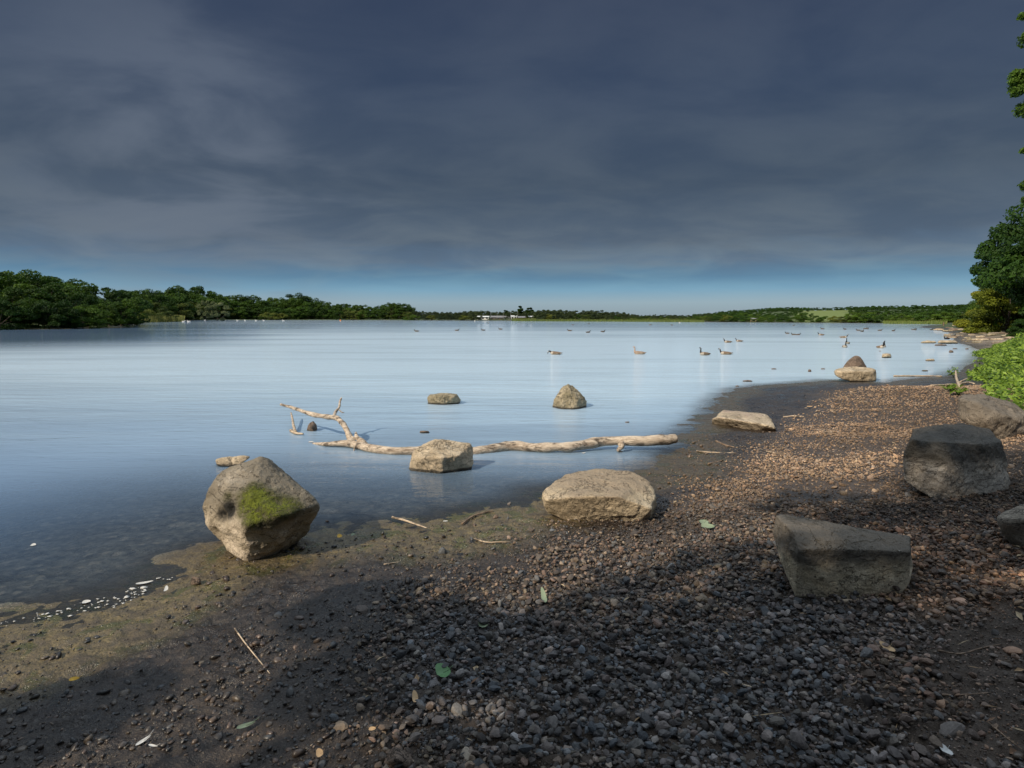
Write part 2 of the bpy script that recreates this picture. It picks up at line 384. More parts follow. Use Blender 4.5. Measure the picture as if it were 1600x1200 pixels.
    b = t.bump(nb, 0.7*bumps, 0.06); b = t.bump(nm, 0.85*bumps, 0.025, b); b = t.bump(nf, 0.9*bumps, 0.008, b)
    b = t.bump(t.math('SUBTRACT', 1.0, t.math('MAXIMUM', pit, crack)), 0.8, 0.012, b)
    b = t.bump(t.math('MULTIPLY', mf, mn), 0.9, 0.02, b)
    t.l.new(b, p.inputs['Normal'])
    return m

def mat_wood(name, a, b_, rough=0.75):
    m, t, p = principled(name)
    tc = t.new('ShaderNodeTexCoord'); pos = tc.outputs['Object']
    n1 = t.noise(t.mapping(pos, (1.2, 9, 9)), 3.5, 6, 0.7, 0.5); n2 = t.noise(t.mapping(pos, (1, 2.5, 2.5)), 6, 5, 0.65); n3 = t.noise(t.mapping(pos, (1, 6, 6)), 14, 4, 0.65)
    c = t.mix(t.maprange(n1, 0.35, 0.65), b_, a)
    c = t.mix(t.maprange(n2, 0.52, 0.62, 0, 0.85), c, tuple(0.22*v for v in b_[:3])+(1,))
    c = t.mix(t.maprange(n3, 0.42, 0.34, 0, 0.75), c, tuple(0.25*v for v in b_[:3])+(1,))
    t.inp(p, 'Base Color', c); t.inp(p, 'Roughness', rough)
    b = t.bump(n1, 0.7, 0.012); b = t.bump(n3, 0.6, 0.004, b); t.l.new(b, p.inputs['Normal'])
    return m

def mat_col(name, rough=0.7, spec=0.4, nscale=60, namt=0.35, bump=0.0, gloss_attr=False):
    m, t, p = principled(name)
    a = attr(t, 'col').outputs['Color']; geo = t.new('ShaderNodeNewGeometry')
    n = t.noise(geo.outputs['Position'], nscale, 4, 0.65)
    k = t.maprange(n, 0.25, 0.75, 1-namt, 1+namt, False)
    mul = t.new('ShaderNodeVectorMath', operation='SCALE'); t.l.new(a, mul.inputs[0]); t.l.new(k, mul.inputs['Scale'])
    t.l.new(mul.outputs[0], p.inputs['Base Color'])
    t.inp(p, 'Roughness', rough); t.inp(p, 'Specular IOR Level', spec)
    if bump: t.l.new(t.bump(n, 0.6, bump), p.inputs['Normal'])
    return m
def mat_leaf(name, a, b_, transl=0.3, rough=0.6, hue=True):
    m = D.materials.new(name); m.use_nodes = True; t = NT(m.node_tree)
    out = t.new('ShaderNodeOutputMaterial')
    v = attr(t, 'v').outputs['Fac']; oi = t.new('ShaderNodeObjectInfo')
    c = t.mix(v, a, b_)
    if hue:
        k = t.maprange(oi.outputs['Random'], 0, 1, 0.65, 1.35, False)
        warm = t.mix(oi.outputs['Random'], (0.88, 1.0, 1.05, 1), (1.22, 1.0, 0.85, 1))
        c = t.mix(1.0, c, warm, 'MULTIPLY')
        mul = t.new('ShaderNodeVectorMath', operation='SCALE'); t.l.new(c, mul.inputs[0]); t.l.new(k, mul.inputs['Scale']); c = mul.outputs[0]
    p = t.new('ShaderNodeBsdfPrincipled'); t.l.new(c, p.inputs['Base Color']); t.inp(p, 'Roughness', rough); t.inp(p, 'Specular IOR Level', 0.25)
    tl = t.new('ShaderNodeBsdfTranslucent'); t.l.new(c, tl.inputs[0])
    mx = t.new('ShaderNodeMixShader'); t.inp(mx, 0, transl); t.l.new(p.outputs[0], mx.inputs[1]); t.l.new(tl.outputs[0], mx.inputs[2])
    t.l.new(mx.outputs[0], out.inputs[0])
    return m
def mat_plain(name, c, rough=0.7, nscale=8, amt=0.3, spec=0.4):
    m, t, p = principled(name)
    tc = t.new('ShaderNodeTexCoord'); n = t.noise(tc.outputs['Object'], nscale, 4, 0.6)
    c1 = tuple(v*(1-amt) for v in c[:3])+(1,); c2 = tuple(min(1, v*(1+amt)) for v in c[:3])+(1,)
    t.inp(p, 'Base Color', t.mix(n, c1, c2)); t.inp(p, 'Roughness', rough); t.inp(p, 'Specular IOR Level', spec)
    return m

# ------------------------------------------------------------------ ground and water sheets
def axis(lo, hi, step, out_lo, out_hi, g=1.07):
    a = list(np.arange(lo, hi, step)); s = step
    while a[-1] < out_hi: s *= g; a.append(a[-1]+s)
    s = step; b = [lo]
    while b[-1] > out_lo: s *= g; b.append(b[-1]-s)
    return np.array(b[::-1][:-1]+a)
def build_ground():
    xs = axis(-3.4, 5.0, 0.015, -2500, 2500, 1.055); ys = axis(1.4, 7.2, 0.015, -400, 3500, 1.032)
    X, Y = np.meshgrid(xs, ys)
    Z = ground_h(X, Y)
    sd = poly_sd(X, Y, LK)+0.05*fbm(X*2.2, Y*2.2, 1.0, 3)
    dist = np.hypot(X, Y)
    gi = -poly_sd(X, Y, GRAV)+0.25*fbm(X*1.5, Y*1.5, 9, 3)
    gravel = sstep(gi, -0.25, 0.25)
    azl = X
    algw = 0.46+0.40*fbm(X*0.8, Y*0.8, 12, 2)+0.12*(1-sstep(X, -1.2, 0))
    algae = (1-sstep(sd, algw*0.6, algw*1.7))*sstep(sd, -0.8, -0.1)*(1-gravel*0.8)*(1-0.55*sstep(X, 0.2, 1.5))
    grass = sstep(dist, 40, 60)*sstep(sd, 0.5, 3)
    gr2 = sstep(X-9.5-0.25*(Y-11), 0, 1.5)*sstep(Y, 7, 9)*sstep(sd, 0.8, 2.5)*(1-sstep(dist, 33, 40))*0.5
    grass = np.maximum(grass, gr2)
    az = np.degrees(np.arctan2(X, Y))
    sand = sstep(dist, 30, 40)*(1-sstep(dist, 75, 90))*sstep(X, 15, 20)*sstep(sd, 0.1, .6)*(1-sstep(sd, 9, 12))*(.5+.5*sstep(fbm(X*.4, Y*.25, 3, 3), -.2, .1))
    grass = grass*(1-sand)
    field = sstep(az, 24.5, 25)*(1-sstep(az, 28.8, 29.3))*sstep(dist, 205, 215)*(1-sstep(dist, 330, 340))
    me = mesh_np('ground', np.stack([X.ravel(), Y.ravel(), Z.ravel()], 1), grid_faces(len(xs), len(ys)), [mat_ground()], True,
                 attrs=dict(sd=sd.ravel(), gravel=gravel.ravel(), algae=algae.ravel(), grass=grass.ravel(), sand=sand.ravel(), field=field.ravel()))
    tag(link('ground', me), kind='structure')
    # water: same plan, coarser
    xs = axis(-3.4, 6.0, 0.05, -900, 1600, 1.06); ys = axis(1.4, 12, 0.05, -200, 1800, 1.045)
    X, Y = np.meshgrid(xs, ys)
    sd = poly_sd(X, Y, LK)
    dep = -ground_h(X, Y, False)
    off = np.clip(-sd, 0, None)
    az = np.degrees(np.arctan2(X, Y)); dist = np.hypot(X, Y)
    open_sheen = np.interp(Y+0.2*X, [1.5, 4, 7, 10, 14, 20, 40], [.03, .16, .46, .68, .88, 1.0, 1.0])*(0.85+0.15*sstep(off, 0.2, 2.0))*(1-0.50*sstep(dist, 30, 140))  # sets ripple and how much sky sheen is painted on the water
    bank_dim = sstep(-az+5*fbm(X*.04, Y*.12, 7, 3), 17, 32)*sstep(dist, 26, 60)*(1-sstep(dist, 130, 170))       # painted sheen lowered here so left bank reflections stay dark
    bank_dim2 = (1-sstep(off, 4, 34))*sstep(dist, 60, 90)*0.7                          # same lowering in strips under the far banks
    rip_sheen = open_sheen*(1-0.85*np.maximum(bank_dim, bank_dim2*(az < 5)))
    keep_sd = sd.ravel()
    me = mesh_np('water', np.stack([X.ravel(), Y.ravel(), np.zeros(X.size)], 1), grid_faces(len(xs), len(ys)), [mat_water()], True,
                 attrs=dict(depth=np.clip(dep, 0, 2).ravel(), ripple_sheen=rip_sheen.ravel()))
    bm = bmesh.new(); bm.from_mesh(me); bm.verts.ensure_lookup_table()
    kill = [f for f in bm.faces if min(keep_sd[v.index] for v in f.verts) > (2.5 if f.calc_center_median().length < 60 else 30)]
    bmesh.ops.delete(bm, geom=kill, context='FACES'); bm.to_mesh(me); bm.free()
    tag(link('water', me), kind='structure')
build_ground()

# ------------------------------------------------------------------ rocks
def ico(sub):
    bm = bmesh.new(); bmesh.ops.create_icosphere(bm, subdivisions=sub, radius=1)
    V = np.array([v.co[:] for v in bm.verts]); Fc = np.array([[v.index for v in f.verts] for f in bm.faces]); bm.free()
    return V, Fc
ICO = {s: ico(s) for s in (1, 2, 3, 4, 5, 6, 7)}
def hull_planes(pts):
    bm = bmesh.new()
    for p in pts: bm.verts.new(p)
    r = bmesh.ops.convex_hull(bm, input=bm.verts)
    c = np.mean([v.co[:] for v in bm.verts if v.link_faces], axis=0)
    N, O = [], []
    for f in bm.faces:
        n = np.array(f.normal[:]); o = np.array(f.verts[0].co[:])
        if f.calc_area() < 1e-9: continue
        if np.dot(n, o-c) < 0: n = -n
        N.append(n); O.append(np.dot(n, o-c))
    bm.free()
    return c, np.array(N), np.maximum(np.array(O), 1e-4)
def rock_shape(pts, sub=6, p=22, rough=0.02, seed=0, dents=(), strata=0.0, fine=1.0, flat=1.0, cuts=9, clo=.93):
    c, N, O = hull_planes(pts)
    cr = np.random.RandomState(seed+500); hp = np.array(pts)-c
    if cuts:
        n_ = cr.normal(size=(cuts, 3)); n_ /= np.linalg.norm(n_, axis=1, keepdims=True)
        N = np.vstack([N, n_]); O = np.append(O, (hp@n_.T).max(0)*cr.uniform(clo, .99, cuts))
    dirs, Fc = ICO[sub]
    q = np.clip(dirs@N.T/O, 1e-9, None)
    m = q.max(1, keepdims=True)
    r = 1/(m[:, 0]*((q/m)**p).sum(1)**(1.0/p))
    V = c+dirs*r[:, None]
    sz = np.ptp(np.array(pts), axis=0).max()
    s = seed*13.7
    X, Y, Z = (V/sz).T
    n = fbm(X*3+s, Y*3, Z*3, 3)*1.0
    rid = 1-2*np.abs(fbm(X*6+s, Y*6+s, Z*6, 3))
    ch = np.maximum(0, fbm(X*4.5-s, Y*4.5, Z*7+s, 2)-0.15)           # chips
    d = rough*sz*(n*0.9+rid*0.35-ch*1.0)+fine*rough*sz*0.30*fbm(X*26+s, Y*26, Z*26, 3, 0.6)
    if strata: d = d+strata*sz*fbm(X*1.2+s, Y*1.2, Z*26, 2)
    V = V+dirs*d[:, None]
    for (dx, dy, dz, rad, dep) in dents:
        w = np.exp(-((V-np.array([dx, dy, dz]))**2).sum(1)/(rad*rad))
        V = V-dirs*(w*dep)[:, None]
    return V, Fc
def rock(name, base, pts, mat, label, cat='rock', group=None, sub=6, moss=None, shade_tint=None, cream_lit=None, holes=None, water=False, parent=None, **kw):
    """base: (px,py) of the foot; pts: (px,py,depth_offset) or (px,py,'h',height above the foot)"""
    b = onz(*base) if water else onground(*base)
    P = []
    for q in pts:
        if len(q) == 4: w = onz(q[0], q[1], b[2]+q[3])
        else: w = atdepth(q[0], q[1], b[1]+q[2])
        P.append(w-b)
    V, Fc = rock_shape(P, sub=sub, **kw)
    at = {}
    for q in (holes or ()):
        hp = atdepth(q[0], q[1], b[1]+q[2])-b; w = np.exp(-((V-hp)**2).sum(1)/(q[3]**2)); nrm = (V-V.mean(0)); nrm /= np.linalg.norm(nrm, axis=1, keepdims=True); V = V-nrm*(w*q[4])[:, None]
    mo = np.zeros(len(V)); gm = np.zeros(len(V))
    def place(q): return (atdepth(q[0], q[1], b[1]+q[2])-b)
    for q in (moss or ()): mo = np.maximum(mo, q[4]*np.exp(-((V-place(q))**2).sum(1)/(q[3]**2)))
    for q in (shade_tint or ()): gm = np.maximum(gm, q[4]*np.exp(-((V-place(q))**2).sum(1)/(q[3]**2)))
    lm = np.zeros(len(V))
    for q in (cream_lit or ()): lm = np.maximum(lm, q[4]*np.exp(-((V-place(q))**2).sum(1)/(q[3]**2)))
    if moss: V = V+(V/np.linalg.norm(V, axis=1, keepdims=True))*(np.clip(mo-0.3, 0, 1)*0.004*(1+fbm(V[:, 0]*60, V[:, 1]*60, V[:, 2]*60, 2)))[:, None]
    me = mesh_np(name, V, Fc, [mat], True, attrs=dict(moss=mo, shade_tint=gm, cream_lit=lm))
    o = link(name, me, tuple(b)); tag(o, label, cat, group)
    return o, b

M_bould = mat_stone('boulder_stone', (0.54, 0.45, 0.33, 1), (0.29, 0.24, 0.16, 1), top=(0.19, 0.165, 0.125), tide=0.34, soft=0.10, wet=0.012)
M_flat = mat_stone('flat_stone', (0.72, 0.59, 0.41, 1), (0.48, 0.38, 0.25, 1), top=(0.30, 0.235, 0.165), tide=0.215, soft=0.03, wet=-0.05)
M_block = mat_stone('block_stone', (0.80, 0.67, 0.48, 1), (0.54, 0.43, 0.28, 1), top=(0.120, 0.105, 0.088), tide=0.19, soft=0.06, wet=-0.1)
M_block2 = mat_stone('black_topped_stone', (0.62, 0.55, 0.46, 1), (0.42, 0.36, 0.29, 1), top=(0.085, 0.078, 0.066), tide=0.28, soft=0.05, wet=-0.1)
M_pale = mat_stone('pale_rock', (0.68, 0.56, 0.40, 1), (0.38, 0.30, 0.20, 1), wet=0.03)
M_brown = mat_stone('brown_rock', (0.50, 0.42, 0.29, 1), (0.20, 0.17, 0.10, 1), wet=0.03)
M_slab = mat_stone('slab_rock', (0.68, 0.56, 0.40, 1), (0.33, 0.26, 0.18, 1), top=(0.34, 0.25, 0.20), tide=0.15, soft=0.03, wet=-0.05)
M_tri = mat_stone('reddish_rock', (0.27, 0.20, 0.15, 1), (0.15, 0.11, 0.085, 1), wet=-0.1)

def boulder1():
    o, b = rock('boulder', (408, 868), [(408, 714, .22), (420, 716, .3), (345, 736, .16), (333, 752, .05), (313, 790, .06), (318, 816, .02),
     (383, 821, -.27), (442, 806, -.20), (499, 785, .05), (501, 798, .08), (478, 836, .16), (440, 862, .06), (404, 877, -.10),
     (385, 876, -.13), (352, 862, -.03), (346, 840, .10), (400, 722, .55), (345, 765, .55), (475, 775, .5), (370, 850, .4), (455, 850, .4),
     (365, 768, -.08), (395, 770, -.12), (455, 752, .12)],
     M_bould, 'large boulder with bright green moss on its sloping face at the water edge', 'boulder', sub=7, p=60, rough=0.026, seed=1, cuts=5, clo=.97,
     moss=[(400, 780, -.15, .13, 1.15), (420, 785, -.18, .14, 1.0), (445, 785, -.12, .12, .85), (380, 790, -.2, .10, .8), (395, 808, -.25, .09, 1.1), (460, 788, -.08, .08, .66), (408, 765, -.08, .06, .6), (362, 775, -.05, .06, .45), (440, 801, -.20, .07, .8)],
     shade_tint=[(357, 797, -.12, .06, 1.9), (347, 804, -.09, .05, 1.4), (435, 818, -.2, .04, .7), (465, 812, -.1, .05, .6), (410, 823, -.22, .04, .75), (425, 740, .2, .1, .55)],
     cream_lit=[(365, 850, -.08, .12, 1.2), (378, 868, -.12, .10, 1.0), (372, 828, -.18, .08, 1.0), (385, 845, -.2, .05, .8), (325, 822, .0, .05, .7), (365, 752, .05, .09, .45)],
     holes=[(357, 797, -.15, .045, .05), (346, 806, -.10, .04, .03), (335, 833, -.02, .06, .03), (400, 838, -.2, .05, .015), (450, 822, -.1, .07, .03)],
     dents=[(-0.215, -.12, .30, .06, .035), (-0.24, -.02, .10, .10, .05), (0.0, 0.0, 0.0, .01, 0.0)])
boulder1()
# flat slab behind the boulder
rock('flat_stone', (362, 729), [(336, 718, 0), (340, 728, -.02), (375, 726, -.03), (394, 713, .03), (380, 711, .05), (345, 715, .05), (365, 720, .2), (385, 716, .2), (340, 728, .15), (360, 729, -.03)],
     M_pale, 'thin pale stone lying in the water behind the mossy boulder', 'rock', water=True, sub=5, p=20, rough=0.03, seed=3)
# small rock mid-water
rock('rock', (693, 631), [(668, 620, 0), (671, 616, .1), (690, 614, .15), (713, 616, .1), (721, 625, .1), (716, 634, 0), (693, 642, -.02), (669, 640, 0), (688, 618, -.15), (710, 620, -.12), (675, 622, .45), (710, 622, .45), (690, 636, -.12)],
     M_brown, 'small low rock with flat top standing in the open water', 'rock', water=True, sub=6, p=60, rough=0.03, seed=4)
# pointed rock
rock('rock', (889, 637), [(888, 600, .12), (879, 605, .1), (898, 607, .14), (870, 618, .02), (866, 624, .0), (863, 636, .05), (866, 646, 0), (915, 644, .05), (916, 628, .08), (909, 617, .06), (900, 609, .1), (884, 618, -.14), (893, 614, -.10),
     (902, 626, -.16), (876, 632, -.17), (892, 640, -.22), (880, 646, -.20), (906, 645, -.15), (880, 612, .40), (905, 620, .42), (885, 640, .45)],
     M_brown, 'pointed pyramid-like rock standing in the water above its own reflection', 'rock', water=True, sub=6, p=70, rough=0.045, seed=5, cuts=5, clo=.95)
# rock in front of the log
rock('rock', (690, 735), [(641, 712, .02), (648, 700, .08), (668, 689, .15), (705, 687, .2), (736, 693, .2), (740, 712, .12), (739, 736, .05), (715, 748, 0), (688, 750, -.12), (658, 746, -.05), (642, 735, .02), (655, 714, -.1), (690, 715, -.2), (718, 712, -.12), (660, 705, .4), (725, 705, .4), (700, 740, .4)],
     M_pale, 'blocky pale rock in the water with the driftwood branch behind it', 'rock', water=True, sub=6, p=50, rough=0.04, seed=6)
# flat rock
rock('flat_rock', (935, 812), [(846, 768, 'h', .20), (882, 742, 'h', .25), (930, 732, 'h', .27), (985, 737, 'h', .27), (1013, 752, 'h', .24), (1025, 776, 'h', .16),
     (848, 782, 'h', .17), (905, 776, 'h', .235), (966, 776, 'h', .245), (1018, 796, 'h', .14), (852, 799, 'h', .02), (880, 812, 'h', -.02), (940, 818, 'h', -.03), (995, 824, 'h', -.04), (1020, 814, 'h', -.02),
     (1024, 790, .35), (870, 775, .45), (1000, 765, .5), (930, 750, .6)],
     M_flat, 'wide flat-topped tan rock on the shoreline beside the end of the branch', 'rock', sub=7, p=80, rough=0.024, seed=7, cuts=6, clo=.96)
# slab on shore
rock('slab_rock', (1165, 675), [(1113, 655, 'h', .06), (1126, 643, 'h', .13), (1133, 640, 'h', .15), (1196, 646, 'h', .13), (1206, 658, 'h', .12), (1213, 670, 'h', .06), (1214, 676, 'h', -.02), (1185, 675, 'h', -.03), (1135, 665, 'h', -.03), (1113, 662, 'h', -.03), (1126, 652, 'h', .12), (1195, 664, 'h', .115), (1140, 655, .5), (1200, 660, .5)],
     M_slab, 'long low pale slab lying on dark mud at the shoreline', 'rock', sub=6, p=70, rough=0.025, seed=8)
# stacked pair
o, bb = rock('rock', (1338, 596), [(1302, 582, 0), (1306, 577, .1), (1325, 573, .2), (1360, 574, .2), (1369, 577, .15), (1371, 590, .05), (1368, 598, 0), (1330, 596, -.12), (1306, 589, -.05), (1303, 586, 0), (1320, 580, -.15), (1364, 581, -.1), (1310, 580, .8), (1365, 580, .8)],
     M_pale, 'broad pale rock at the far waterline carrying a pointed reddish rock', 'rock', sub=5, p=24, rough=0.03, seed=9)
rock('rock', (1338, 591), [(1336, 555, .45), (1344, 557, .45), (1318, 572, .4), (1322, 566, .35), (1354, 572, .4), (1355, 575, .3), (1316, 576, .3), (1335, 577, .15), (1338, 565, .22), (1325, 572, .75), (1350, 572, .75)],
     M_tri, 'pointed reddish rock sitting on top of the broad pale rock', 'rock', sub=5, p=26, rough=0.03, seed=10)
rock('rock', (1349, 577), [(1340, 576, 0), (1344, 571, 0), (1351, 570, 0), (1356, 575, 0), (1350, 578, -.05), (1348, 573, .2)], M_tri, 'little dark rock beside the foot of the pointed reddish rock', 'rock', sub=3, p=20, rough=0.03, seed=11)
# squared block
rock('block', (1320, 936), [(1213, 806, 'h', .335), (1222, 803, 'h', .335), (1300, 819, 'h', .315), (1419, 838, 'h', .285), (1423, 862, 'h', .26), (1340, 859, 'h', .275), (1248, 859, 'h', .28), (1238, 830, 'h', .345),
     (1208, 830, .32), (1219, 877, .15), (1243, 936, 'h', -.02), (1243, 932, 'h', .0), (1408, 941, 'h', -.03), (1421, 908, .02), (1425, 905, .35), (1320, 944, 'h', -.03), (1300, 850, .60), (1400, 860, .6), (1230, 880, .5)],
     M_block, 'squared grey stone block with dark top lying on the brown gravel', 'rock', sub=7, p=220, rough=0.011, seed=12, fine=2.0, cuts=0)
# boulder right
rock('boulder', (1490, 775), [(1428, 671, 'h', .50), (1499, 662, 'h', .50), (1546, 671, 'h', .46), (1562, 692, 'h', .41), (1423, 686, .06), (1480, 691, -.02), (1535, 695, .0), (1412, 710, .12), (1412, 752, .14), (1463, 781, -.03), (1510, 781, -.03), (1558, 781, .02), (1575, 756, .12), (1566, 706, .12),
     (1485, 720, -.08), (1440, 700, .7), (1550, 700, .7), (1480, 760, .7)],
     M_block2, 'tall squat boulder with black top and pale foot on the right of the beach', 'boulder', sub=7, p=150, rough=0.022, seed=13, cuts=4, clo=.97, fine=1.5)
M_b10 = mat_stone('grey_boulder', (0.40, 0.34, 0.27, 1), (0.20, 0.17, 0.13, 1), top=(0.17, 0.145, 0.115), tide=0.3, soft=0.1, wet=-0.1)
rock('boulder', (1560, 684), [(1497, 622, .1), (1505, 617, .2), (1545, 619, .3), (1585, 632, .3), (1612, 650, .2), (1618, 672, .1), (1562, 690, -.1), (1530, 672, -.1), (1498, 655, .05), (1525, 628, -.15), (1540, 655, -.25), (1575, 650, -.2), (1530, 640, .9), (1600, 650, .9)],
     M_b10, 'grey boulder behind the black-topped one, next to the leafy plants', 'boulder', sub=6, p=55, rough=0.03, seed=14)
rock('boulder', (1598, 858), [(1552, 812, 0), (1556, 803, .02), (1580, 791, .08), (1625, 783, .15), (1680, 795, .1), (1690, 850, .1), (1620, 872, -.05), (1590, 862, -.06), (1570, 845, -.03), (1590, 812, -.12), (1640, 812, -.12), (1580, 820, .5), (1660, 820, .5)],
     M_b10, 'rounded grey boulder cut off by the right edge of the picture', 'boulder', sub=6, p=18, rough=0.02, seed=15)
rock('stone', (622, 1200), [(596, 1196, 0), (603, 1180, .03), (616, 1166, .05), (640, 1176, .05), (646, 1192, .02), (640, 1206, 0), (600, 1206, 0), (620, 1185, -.04), (620, 1180, .14)],
     M_tri, 'fist-sized brown stone half sunk in mud at the bottom edge', 'stone', sub=5, p=16, rough=0.03, seed=16)
# water-side bits: (px,py base, half width px, height px, label)
bits = [((1385, 559), 9.5, 7, M_pale, 'small pale rock in the water right of the pair of geese'),
        ((1453, 564), 8.5, 3.6, M_pale, 'low flat pale rock alone in the shallow water'),
        ((1486, 551), 4, 4, M_tri, 'little dark pointed rock near the stony point'),
        ((1511, 546), 3.0, 2.0, M_tri, 'tiny dark stone close to the bank'),
        ((1492, 545.5), 4.2, 1.5, M_tri, 'thin dark flat stone barely above the water'),
        ((1445, 580), 6, 2.2, M_brown, 'narrow brown stone lying off the beach'),
        ((1265, 581), 3, 4, M_tri, 'small dark lump in the water left of the stacked rocks'),
        ((1209, 577), 5, 1.6, M_tri, 'thin dark scrap afloat left of the small dark lump'),
        ((1168, 596), 9, 2.2, M_tri, 'long dark scrap afloat just off the beach'),
        ((1286, 577), 4, 1.6, M_tri, 'flat dark scrap beside the stacked rocks'),
        ((1152, 604), 3.5, 1.8, M_tri, 'dark speck of stone at the beach edge'),
        ((663, 676), 9, 3.5, M_tri, 'thin dark wood scrap afloat behind the branch'),
        ((980, 660), 4, 1.6, M_tri, 'dark scrap afloat right of the pointed rock'),
        ((306, 915), 9, 15, M_tri, 'small dark upright stone at the waterline below the mossy boulder'),
        ((1375, 549), 2, 1, M_tri, 'tiny speck of stone by the small pale rock'),
        ((1450, 536), 15, 3.5, M_pale, 'long pale flat rock reaching out from the stony point'),
        ((1470, 540), 12, 2.2, M_tri, 'dark wet ledge in front of the stony point'),
        ((1480, 536.5), 20, 5.0, M_pale, 'broad pale ledge of the stony point')]
rock('stone', (487, 673), [(479, 672, 0), (481, 664, .02), (489, 658, .06), (495, 663, .05), (496, 671, 0), (490, 676, -.03), (482, 675, 0), (487, 666, -.08), (487, 664, .15), (492, 670, .15), (482, 670, .12)], M_tri, 'dark wet stone poking out of the water near the branch fork', 'stone', water=True, sub=5, p=40, rough=.05, seed=19)
rnd = random.Random(5)
for i, (b, hw, hh, mt, lab) in enumerate(bits):
    x, y = b; dd = F*CAMH/(y-HOR)/F*hw
    pts = []
    for k in range(9):
        a = k/9*2*math.pi+rnd.uniform(-.2, .2)
        pts.append((x+hw*math.cos(a)*rnd.uniform(.85, 1), y-hh*0.15-hh*.15*rnd.random(), dd*math.sin(a)))
        pts.append((x+hw*.7*math.cos(a+.3), y-hh*rnd.uniform(.6, 1), .6*dd*math.sin(a+.3)))
    pts += [(x-hw*.7, y+2, 0), (x+hw*.7, y+2, 0)]
    rock('rock' if hh > 3 else 'stone', b, pts, mt, lab, 'rock' if hh > 3 else 'stone', sub=4, water=True, p=18, rough=0.05, seed=20+i)
# stony point: flat slabs
k = 0
for i in range(420):
    px = rnd.uniform(1462, 1640); py = rnd.uniform(510.5, 545)
    lim = 1455+max(0, (py-512))*1.2 if py < 528 else 1478+(py-528)*4
    if px < lim or py > 538+(px-1510)*0.02: continue
    if k >= 130: break
    b = onz(px, py); g = hz(b[0], b[1]); z0 = max(g, 0)
    s = rnd.uniform(0.15, 0.55)*(1.5 if py < 520 else 1.0)
    P = []
    for j in range(10):
        a = j/10*2*math.pi+rnd.uniform(-.3, .3); h = s*rnd.uniform(.12, .3)
        P.append((s*math.cos(a)*rnd.uniform(.8, 1), .6*s*math.sin(a), h)); P.append((s*1.05*math.cos(a), .65*s*math.sin(a), -.08))
    V, Fc = rock_shape(P, sub=3, p=20, rough=0.09, seed=60+i)
    me = mesh_np('slab', V, Fc, [rnd.choice([M_pale, M_slab, M_brown, M_b10, M_brown, M_tri])], True)
    o = link('stone_slab', me, (b[0], b[1], z0), rnd.uniform(-.6, .6))
    tag(o, 'flat pale slab among the many slabs heaped on the stony point', 'stone', 'flat slabs of the stony point on the right'); k += 1

# ------------------------------------------------------------------ tubes: branches and sticks
def crom(P, n):
    P = np.array(P, float); P = np.vstack([2*P[0]-P[1], P, 2*P[-1]-P[-2]]); out = []
    for i in range(1, len(P)-2):
        for t in np.linspace(0, 1, n, endpoint=False):
            a, b, c, d = P[i-1:i+3]
            out.append(.5*((2*b)+(-a+c)*t+(2*a-5*b+4*c-d)*t*t+(-a+3*b-3*c+d)*t**3))
    out.append(P[-2]); return np.array(out)
def tube(P, rad, n=8, seg=14, seed=0.0, rough=0.16):
    """P (k,3), rad (k,) -> V,F quads; knobbly"""
    Q = crom(np.column_stack([P, rad]), n); C = Q[:, :3]; r = np.maximum(Q[:, 3], 1e-4)
    T = np.gradient(C, axis=0); T /= np.linalg.norm(T, axis=1, keepdims=True)+1e-12
    up = np.array([0, 0, 1.0]); Vs = []
    a = np.linspace(0, 2*np.pi, seg, endpoint=False)
    U = np.cross(T[0], up); U = U if np.linalg.norm(U) > .05 else np.cross(T[0], [1, 0, 0]); U /= np.linalg.norm(U)
    for i in range(len(C)):
        U = U-T[i]*np.dot(U, T[i]); U /= np.linalg.norm(U); B = np.cross(T[i], U)
        Vs.append(C[i]+r[i]*(np.cos(a)[:, None]*U+np.sin(a)[:, None]*B))
    V = np.concatenate(Vs)
    ax = np.repeat(C, seg, axis=0); rr = np.repeat(r, seg)
    mr = rr.mean()
    nz = fbm(V[:, 0]/mr*.35+seed, V[:, 1]/mr*.35, V[:, 2]/mr*.35, 3)
    V = ax+(V-ax)*(1+rough*nz*1.6)[:, None]
    m = len(C); Fc = []
    for i in range(m-1):
        for j in range(seg):
            Fc.append((i*seg+j, i*seg+(j+1) % seg, (i+1)*seg+(j+1) % seg, (i+1)*seg+j))
    # caps as quads to a centre pair
    V = np.vstack([V, C[0], C[-1]]); c0 = len(V)-2
    for j in range(0, seg, 2):
        Fc.append((c0, (j+2) % seg, (j+1) % seg, j)); b = (m-1)*seg
        Fc.append((c0+1, b+j, b+(j+1) % seg, b+(j+2) % seg))
    return V, np.array(Fc)
M_drift = mat_wood('driftwood', (0.64, 0.54, 0.42, 1), (0.28, 0.21, 0.15, 1))
M_bark = mat_wood('bark', (0.10, 0.075, 0.05, 1), (0.05, 0.037, 0.025, 1))
M_twig = mat_wood('dry_twig', (0.30, 0.21, 0.14, 1), (0.13, 0.085, 0.055, 1))
M_ptwig = mat_wood('pale_twig', (0.62, 0.50, 0.36, 1), (0.35, 0.26, 0.18, 1))

